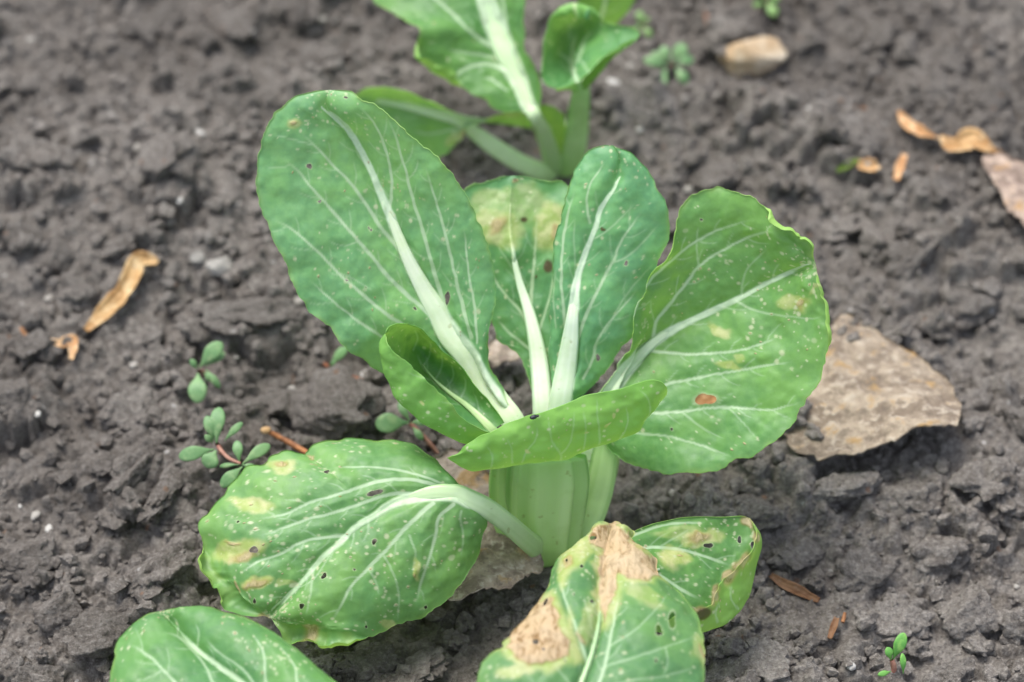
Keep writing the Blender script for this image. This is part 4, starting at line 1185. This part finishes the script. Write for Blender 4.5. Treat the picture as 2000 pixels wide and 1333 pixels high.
petiole(lf, [FOOT, (1075, 1750, .036), (1088, 1590, .0598), (1094, 1550, .063), (1110, 1440, .0713), (1136, 1333, .0756), (1151, 1292, .0763), (1165, 1241, .0756), (1172, 1194, .0738)], [48, 44, 34, 26, 13, 7, 6, 4, 2], seed=33, color=(.8, .92, .75))

# ------------------------------------------------------------------ seedlings
def small_leaf(parent, p0, p1, w, bend=.15, mat=None, name="leaf", cup=.12, nn=18, mm=8, tip=1.0):
    """a fleshy spoon shaped leaf from p0 to p1"""
    p0, p1 = np.array(p0), np.array(p1)
    ax = p1 - p0
    L = np.linalg.norm(ax)
    ax /= L
    sd = np.cross(ax, (0, -.5, .85))
    sd /= np.linalg.norm(sd)
    up = np.cross(sd, ax)
    s = 1 - (1 - np.linspace(0, 1, nn)) ** 1.5
    prof = np.where(s < .6, .12 + .88 * smooth(0, .6, s), np.sqrt(np.clip(1 - ((s - .6) / .4) ** 2, 0, 1)))
    ph = np.linspace(0, 2 * math.pi, 2 * mm, endpoint=False)
    P = []
    for i, si in enumerate(s):
        c = p0 + ax * L * si + up * bend * L * math.sin(math.pi * si * .9)
        x = np.cos(ph) * w / 2 * prof[i]
        y = np.sin(ph) * (.0004 + .07 * w * prof[i]) + cup * np.abs(x) ** 2 / max(w, 1e-6) * 2
        P.append(c + x[:, None] * sd + y[:, None] * up)
    P = np.array(P).reshape(-1, 3)
    r = 2 * mm
    i, j = np.meshgrid(np.arange(nn - 1), np.arange(r), indexing='ij')
    a = (i * r + j).ravel()
    b = (i * r + (j + 1) % r).ravel()
    o = mesh_obj(name, P, np.stack([a, b, b + r, a + r], -1), mat or M_SEED)
    adopt(o, parent)
    return o


def seedling(label, foot, hub, leaves, stems=(), color=(1, 1, 1), hz=.012):
    f = on_ground(*foot, -.002)
    e = empty("purslane_seedling", f)
    tag(e, label, "seedling", "weed seedlings in the soil")
    hz = hz + on_ground(*hub)[2]
    h = at(hub[0], hub[1], hz)
    o = tube("stem", [f, (f + h) / 2 + np.array([.0006, 0, .001]), h], [.0011, .0010, .0009], M_RED)
    adopt(o, e)
    for st in stems:
        o = tube("stem", [at(x, y, hz + dz) for x, y, dz in st], [.0009, .0007], M_RED)
        adopt(o, e)
    for (x0, y0, x1, y1, w, dz) in leaves:
        o = small_leaf(e, at(x0, y0, hz), at(x1, y1, hz + dz), w * PXM)
        o.color = (*color, 1)
    return e


seedling("small purslane seedling with two round leaves, below the curled tan leaf", (400, 735), (389, 726),
         [(390, 718, 434, 670, 31, .006), (387, 730, 387, 789, 36, -.004), (386, 722, 372, 702, 13, .004), (398, 728, 414, 743, 15, -.003), (402, 722, 430, 758, 14, -.005), (400, 716, 438, 690, 20, .0)])
seedling("largest purslane seedling with upright leaf pair and pink side stem, beside the bleached drooping leaf", (432, 888), (424, 868),
         [(423, 866, 428, 797, 28, .006), (418, 862, 404, 813, 20, .006), (418, 878, 350, 894, 27, -.002), (422, 880, 404, 914, 34, -.004), (438, 862, 474, 826, 14, .004), (416, 866, 400, 850, 12, .004),
          (468, 904, 463, 862, 19, .004), (474, 906, 527, 870, 22, .002), (470, 908, 430, 912, 9, -.004), (474, 912, 432, 952, 24, -.004), (472, 908, 500, 915, 12, -.002)], [[(426, 872, 0), (445, 894, 0), (470, 906, 0)]])
seedling("purslane seedling with one broad leaf and red stem, under the cupped leaf", (855, 888), (800, 828),
         [(798, 826, 733, 830, 38, .0), (800, 824, 780, 786, 17, .004), (803, 826, 838, 824, 16, .0), (806, 834, 826, 860, 14, -.003)], [[(804, 830, 0), (830, 856, -.003), (856, 886, -.008)]], hz=.010)
seedling("tiny seedling with a single narrow leaf beside the short red twig", (646, 722), (645, 716), [(645, 716, 678, 678, 19, .004), (645, 716, 655, 706, 8, .002)], color=(.85, .95, .85), hz=.006)
seedling("bushy purslane seedling between the right curled leaf and the tan stone", (1312, 135), (1308, 128),
         [(1304, 132, 1257, 117, 23, .002), (1302, 136, 1277, 182, 33, -.004), (1308, 122, 1292, 92, 23, .004), (1312, 122, 1338, 88, 30, .004), (1318, 126, 1354, 116, 24, .0), (1320, 132, 1341, 165, 25, -.004), (1306, 124, 1272, 104, 16, .003)])
seedling("small yellowish seedling at the pointed tip of the folded leaf", (1256, 56), (1253, 50), [(1252, 50, 1248, 22, 19, .004), (1255, 52, 1272, 74, 19, -.003), (1252, 50, 1238, 60, 12, 0), (1256, 48, 1268, 34, 12, .003)], color=(1.05, 1.0, .8))
seedling("bright small seedling beyond the tan stone", (1499, 8), (1496, 6), [(1494, 8, 1470, 12, 13, 0), (1499, 6, 1514, 34, 25, -.003), (1499, 4, 1524, -4, 18, .003), (1496, 2, 1486, -20, 16, .004)], color=(1.25, 1.15, .9))
seedling("slender bright green sprout standing alone in bare soil", (1744, 1318), (1742, 1290), [(1744, 1288, 1766, 1236, 22, .008), (1740, 1290, 1733, 1264, 15, .004), (1764, 1316, 1762, 1276, 11, .006), (1740, 1312, 1714, 1319, 10, .0)], [[(1742, 1290, 0), (1744, 1305, -.004), (1746, 1318, -.009)]], color=(.9, 1.25, .6))

# ------------------------------------------------------------------ dry and withered leaves
DRY = dict(mat=M_DRY, name="dry_leaf", serr=.0008, pucker=.0012, vein_depth=.0006, rim=.0003)


def dry_strip(label, pts, widths, color=(1, 1, 1), lift=.004, mat=None, curl=.25, group="dry leaves on the soil", seed=3, N=46, M=16):
    """a curled dead leaf lying on the soil: centre line with widths in plan pixels"""
    ground_p = [on_ground(p[0], p[1], lift + (p[2] if len(p) > 2 else 0)) for p in pts]
    C = spline(np.array(ground_p), N)
    zs = C[:, 2].copy()
    C[:, 2] = np.convolve(np.pad(zs, 6, mode='edge'), np.ones(13) / 13, 'valid')
    w = np.interp(np.linspace(0, 1, N), np.linspace(0, 1, len(widths)), widths) * PXM
    T = np.gradient(C, axis=0)
    T /= np.linalg.norm(T, axis=1, keepdims=True)
    W = np.cross(T, (0, -.3, 1))
    W /= np.linalg.norm(W, axis=1, keepdims=True)
    U = np.cross(W, T)
    t = np.linspace(-1, 1, M)
    jag = 1 + .16 * vnoise(np.stack([np.linspace(0, 9, N), np.zeros(N), np.full(N, seed * 1.7)], -1), seed)
    x = (w * jag / 2)[:, None] * t[None]
    y = (np.abs(t) ** 2)[None] * (w * curl)[:, None] - .25 * (w * curl)[:, None] + .03 * w[:, None] * np.cos(t * 9)[None]
    P = C[:, None] + W[:, None] * x[..., None] + U[:, None] * y[..., None]
    P = P + .0012 * fbm(P * 150, 3, seed)[..., None] * U[:, None]
    th = U[:, None] * .0005
    a, b = P.reshape(-1, 3), (P - th).reshape(-1, 3)
    F = grid_faces(N, M)
    nb = len(a)
    idx = np.arange(nb).reshape(N, M)
    loop = np.concatenate([idx[0, :], idx[1:, -1], idx[-1, -2::-1], idx[-2:0:-1, 0]])
    nxt = np.roll(loop, -1)
    side = np.stack([loop, loop + nb, nxt + nb, nxt], -1)
    o = mesh_obj("dry_leaf", np.concatenate([a, b]), np.concatenate([F, F[:, ::-1] + nb, side]), mat or M_DRY)
    o.color = (*color, 1)
    tag(o, label, "dry leaf", group)
    return o


dry_strip("long curled golden tan dry leaf with hooked end, alone on bare soil", [(168, 647), (203, 612), (232, 580), (256, 545), (270, 516), (288, 500, .003), (308, 520)], [12, 30, 36, 33, 40, 32, 14], (.85, .8, .7), .006, seed=4, curl=.3)
dry_strip("small bent straw coloured leaf scrap beside the long curled tan leaf", [(92, 666), (118, 672), (140, 664), (139, 702)], [14, 20, 22, 8], (1.1, 1.05, 1.1), .004, seed=6, N=30, M=10)
dry_strip("slim pinkish brown dry leaf pointing up, next to a jagged orange one", [(1754, 216), (1772, 242), (1800, 260), (1832, 270)], [5, 26, 24, 4], (.95, .82, .76), .006, seed=8, curl=.35)
dry_strip("jagged orange tan dry leaf next to a slim pinkish one", [(1836, 270), (1866, 284), (1900, 274), (1930, 288), (1960, 299)], [5, 38, 50, 24, 4], (.92, .84, .74), .005, seed=10, curl=.2)
dry_strip("tan dry leaf scrap touching a small green fragment", [(1676, 322), (1696, 325), (1716, 320)], [18, 32, 20], (1.0, .92, .85), .005, seed=11, N=24, M=10)
dry_strip("narrow pinkish dry scrap standing beside the tan scrap", [(1768, 300), (1758, 325), (1752, 346)], [12, 20, 12], (1.0, .85, .8), .006, seed=12, N=24, M=10)
dry_strip("green leaf fragment lying against a tan scrap", [(1634, 336), (1655, 324), (1678, 312)], [8, 18, 10], (.28, .62, .2), .005, seed=13, N=24, M=10)
dry_strip("rusty brown dry leaf under the hole of the broad leaf", [(1345, 800), (1377, 780), (1410, 760)], [30, 48, 24], (.62, .5, .4), .004, seed=14, N=30, M=12)
dry_strip("reddish strip of dry bark lying beside the brown rolled leaf margin", [(1505, 1124), (1535, 1143), (1570, 1160), (1600, 1174)], [10, 20, 19, 9], (.30, .24, .24), .002, seed=15, N=30, M=10)
dry_strip("small reddish dry sliver in the soil near the jagged orange leaf", [(1642, 194), (1668, 204), (1692, 213)], [7, 12, 6], (.42, .32, .3), .002, seed=16, N=24, M=8)
dry_strip("upright reddish brown dry sliver near the bark strip", [(1620, 1248), (1628, 1225), (1634, 1208)], [8, 13, 9], (.36, .28, .27), .003, seed=17, N=24, M=8)
dry_strip("small orange sliver left of the straw coloured scrap", [(40, 640), (51, 655), (62, 668)], [6, 9, 5], (.5, .38, .34), .002, seed=18, N=20, M=8)


def withered(label, left, midl, right, color, seed, N=110, M=70):
    o = leaf(None, [(-1, left), (0, midl), (1, right)], N, M, seed=seed, mat=M_WITHER, name="withered_leaf", serr=.0014, pucker=.0013, ruffle=.002, rim=.0005, color=color)
    tag(o, label, "withered leaf", "withered leaves on the soil")
    return o


withered("mottled tan withered leaf lying flat with lifted edge, behind the broad leaf", [(1545, 760, .006), (1575, 690, .005), (1610, 640, .004), (1645, 612, .003), (1700, 645, .004), (1780, 692, .006), (1840, 735, .010), (1878, 790, .016)],
         [(1545, 765, .009), (1640, 760, .013), (1730, 765, .015), (1800, 778, .017), (1878, 792, .016)],
         [(1545, 770, .012), (1533, 850, .012), (1558, 894, .013), (1620, 898, .014), (1700, 880, .017), (1756, 853, .021), (1810, 845, .023), (1862, 834, .021), (1878, 796, .016)], (.86, .81, .74), 91)
withered("pale pinkish withered leaf pressed into the soil below the jagged orange leaf", [(1918, 306, .012), (1945, 294, .014), (1985, 312, .014), (2030, 360, .014), (2075, 440, .013)], [(1918, 312, .013), (1955, 335, .016), (1995, 380, .017), (2075, 450, .014)],
         [(1918, 318, .012), (1935, 352, .015), (1962, 395, .016), (2000, 440, .016), (2075, 460, .013)], (1.1, .98, .95), 93)
withered("pinkish grey withered leaf lying under the drooping leaf stalk", [(800, 960, .01), (838, 905, .012), (885, 874, .013), (930, 905, .013), (975, 975, .012), (1030, 1050, .01), (1062, 1098, .007)], [(800, 965, .011), (860, 1000, .013), (930, 1050, .013), (1000, 1090, .011), (1062, 1102, .007)],
         [(800, 970, .01), (815, 1060, .011), (850, 1150, .012), (880, 1172, .013), (950, 1152, .014), (1015, 1132, .013), (1050, 1118, .01), (1062, 1106, .007)], (1.05, .98, .98), 95)
withered("small pale withered leaf seen in the gap behind the large leaf's stalk", [(940, 700, .008), (955, 672, .01), (985, 660, .011), (1020, 690, .01)], [(940, 704, .01), (975, 690, .012), (1020, 695, .01)], [(940, 708, .008), (965, 712, .01), (995, 708, .011), (1020, 700, .01)], (1.1, 1.05, 1.05), 97, 50, 30)

# ------------------------------------------------------------------ twigs
def twig(label, pts, radii, color=(1, 1, 1), lift=.003, knob=False, seed=1):
    P = [on_ground(p[0], p[1], lift + (p[2] if len(p) > 2 else 0)) for p in pts]
    o = tube("twig", P, radii, M_TWIG, wob=.0004, seed=seed)
    o.color = (*color, 1)
    tag(o, label, "twig", "twigs on the soil")
    if knob:
        V = lump(V2, 140, .3) * np.array([.0028, .0018, .0018]) + P[0]
        k = mesh_obj("knob", V, F2, M_DRY)
        k.parent = o
    return o


twig("thin orange brown twig with pale knob, running under the notched drooping leaf", [(520, 841, .004), (560, 862, .004), (612, 892, .006)], [.0011, .0013, .0011], (1.2, 1.1, 1), knob=True)
twig("short reddish twig beside the tiny narrow leaved seedling", [(632, 712), (665, 728), (708, 744, .002)], [.0010, .0011, .0009], (1.1, .9, .9))
twig("long thin reddish twig leading down to the tan stone", [(1376, 15), (1384, 50), (1400, 85), (1414, 118)], [.0009, .0010, .0010, .0007], (1, .85, .85))
twig("tiny brown twig end near the upright reddish sliver", [(1645, 1216), (1648, 1204), (1650, 1196)], [.0008, .0009, .0006])

# ------------------------------------------------------------------ stones and pebbles
def stone(name, label, cat, px, py, rx, ry, rz, mat, seed, rot=0.0, group=None, sub=None, sink=.35, color=(1, 1, 1)):
    p = on_ground(px, py, 0)
    V, F = (V4, F4) if sub else (V2, F2)
    B = lump(V, seed, .2, 1.0, 3)
    c, s = math.cos(rot), math.sin(rot)
    B = B * np.array([rx * PXM, ry * PXM * 1.2, rz * PXM])
    B = np.stack([B[:, 0] * c - B[:, 1] * s, B[:, 0] * s + B[:, 1] * c, B[:, 2]], -1)
    o = mesh_obj(name, B, F, mat)
    o.location = (p[0], p[1], gz(p[0], p[1]) + rz * PXM * (1 - 2 * sink))
    o.color = (*color, 1)
    tag(o, label, cat, group)
    return o


stone("stone", "large smooth tan stone half buried behind a soil ridge", "stone", 1468, 128, 72, 44, 50, M_TAN, 205, .1, sub=True, sink=.2)
stone("stone", "flat light grey stone set in the soil near the large leaf", "stone", 432, 514, 30, 24, 14, M_GREY, 207, .2, sub=True)
stone("stone", "small grey stone touching the flat light grey stone", "stone", 388, 505, 18, 14, 10, M_GREY, 208, .2, sub=True, color=(.85, .85, .85))
for i, (px, py, a, b) in enumerate([(60, 80, 12, 8), (392, 263, 10, 14), (270, 288, 15, 8), (354, 318, 8, 7), (356, 420, 8, 9), (14, 320, 7, 10), (70, 1009, 14, 9), (96, 1034, 10, 7), (262, 714, 9, 8), (583, 590, 13, 11),
                                  (718, 733, 14, 12), (659, 784, 7, 7), (1346, 372, 12, 14), (1430, 326, 13, 8), (1314, 965, 8, 7), (1628, 972, 7, 7), (1662, 1302, 11, 8), (1986, 1146, 6, 6), (258, 826, 8, 7), (78, 831, 8, 7), (1540, 38, 12, 9),
                                  (1232, 131, 10, 9), (1196, 165, 17, 11), (628, 40, 14, 10), (570, 762, 8, 9), (105, 1210, 7, 6), (95, 585, 9, 8), (1925, 905, 9, 7), (1690, 345, 7, 6), (1880, 820, 8, 6), (460, 700, 6, 6), (40, 990, 6, 6), (1330, 400, 8, 7), (1160, 225, 9, 8), (1250, 255, 9, 8)]):
    stone("pebble", "small whitish pebble resting in the dark soil", "pebble", px, py, a, b, min(a, b) * .6, M_WHITE, 300 + i, i * .7, "white pebbles in the soil", sink=.3, color=(.8, .79, .77) if i % 3 == 1 else (.55, .53, .5))

# ------------------------------------------------------------------ two small beetles on the leaves
def beetle(label, px, py, z, rot):
    V, F = V2, F2
    body = V * np.array([.0016, .0010, .0009])
    head = V * np.array([.0006, .0006, .0005]) + np.array([.0018, 0, -.0001])
    allv = np.concatenate([body, head])
    allf = np.concatenate([F, F + len(V)])
    c, s = math.cos(rot), math.sin(rot)
    allv = np.stack([allv[:, 0] * c - allv[:, 1] * s, allv[:, 0] * s + allv[:, 1] * c, allv[:, 2]], -1)
    o = mesh_obj("beetle", allv, allf, M_BUG)
    o.location = at(px, py, z)
    tag(o, label, "beetle", "black beetles on the leaves")


beetle("tiny black beetle on the top edge of the folded leaf", 1042, 815, .0868, .4)
beetle("tiny black beetle on the brown scorched patch", 1075, 1214, .0725, 1.3)
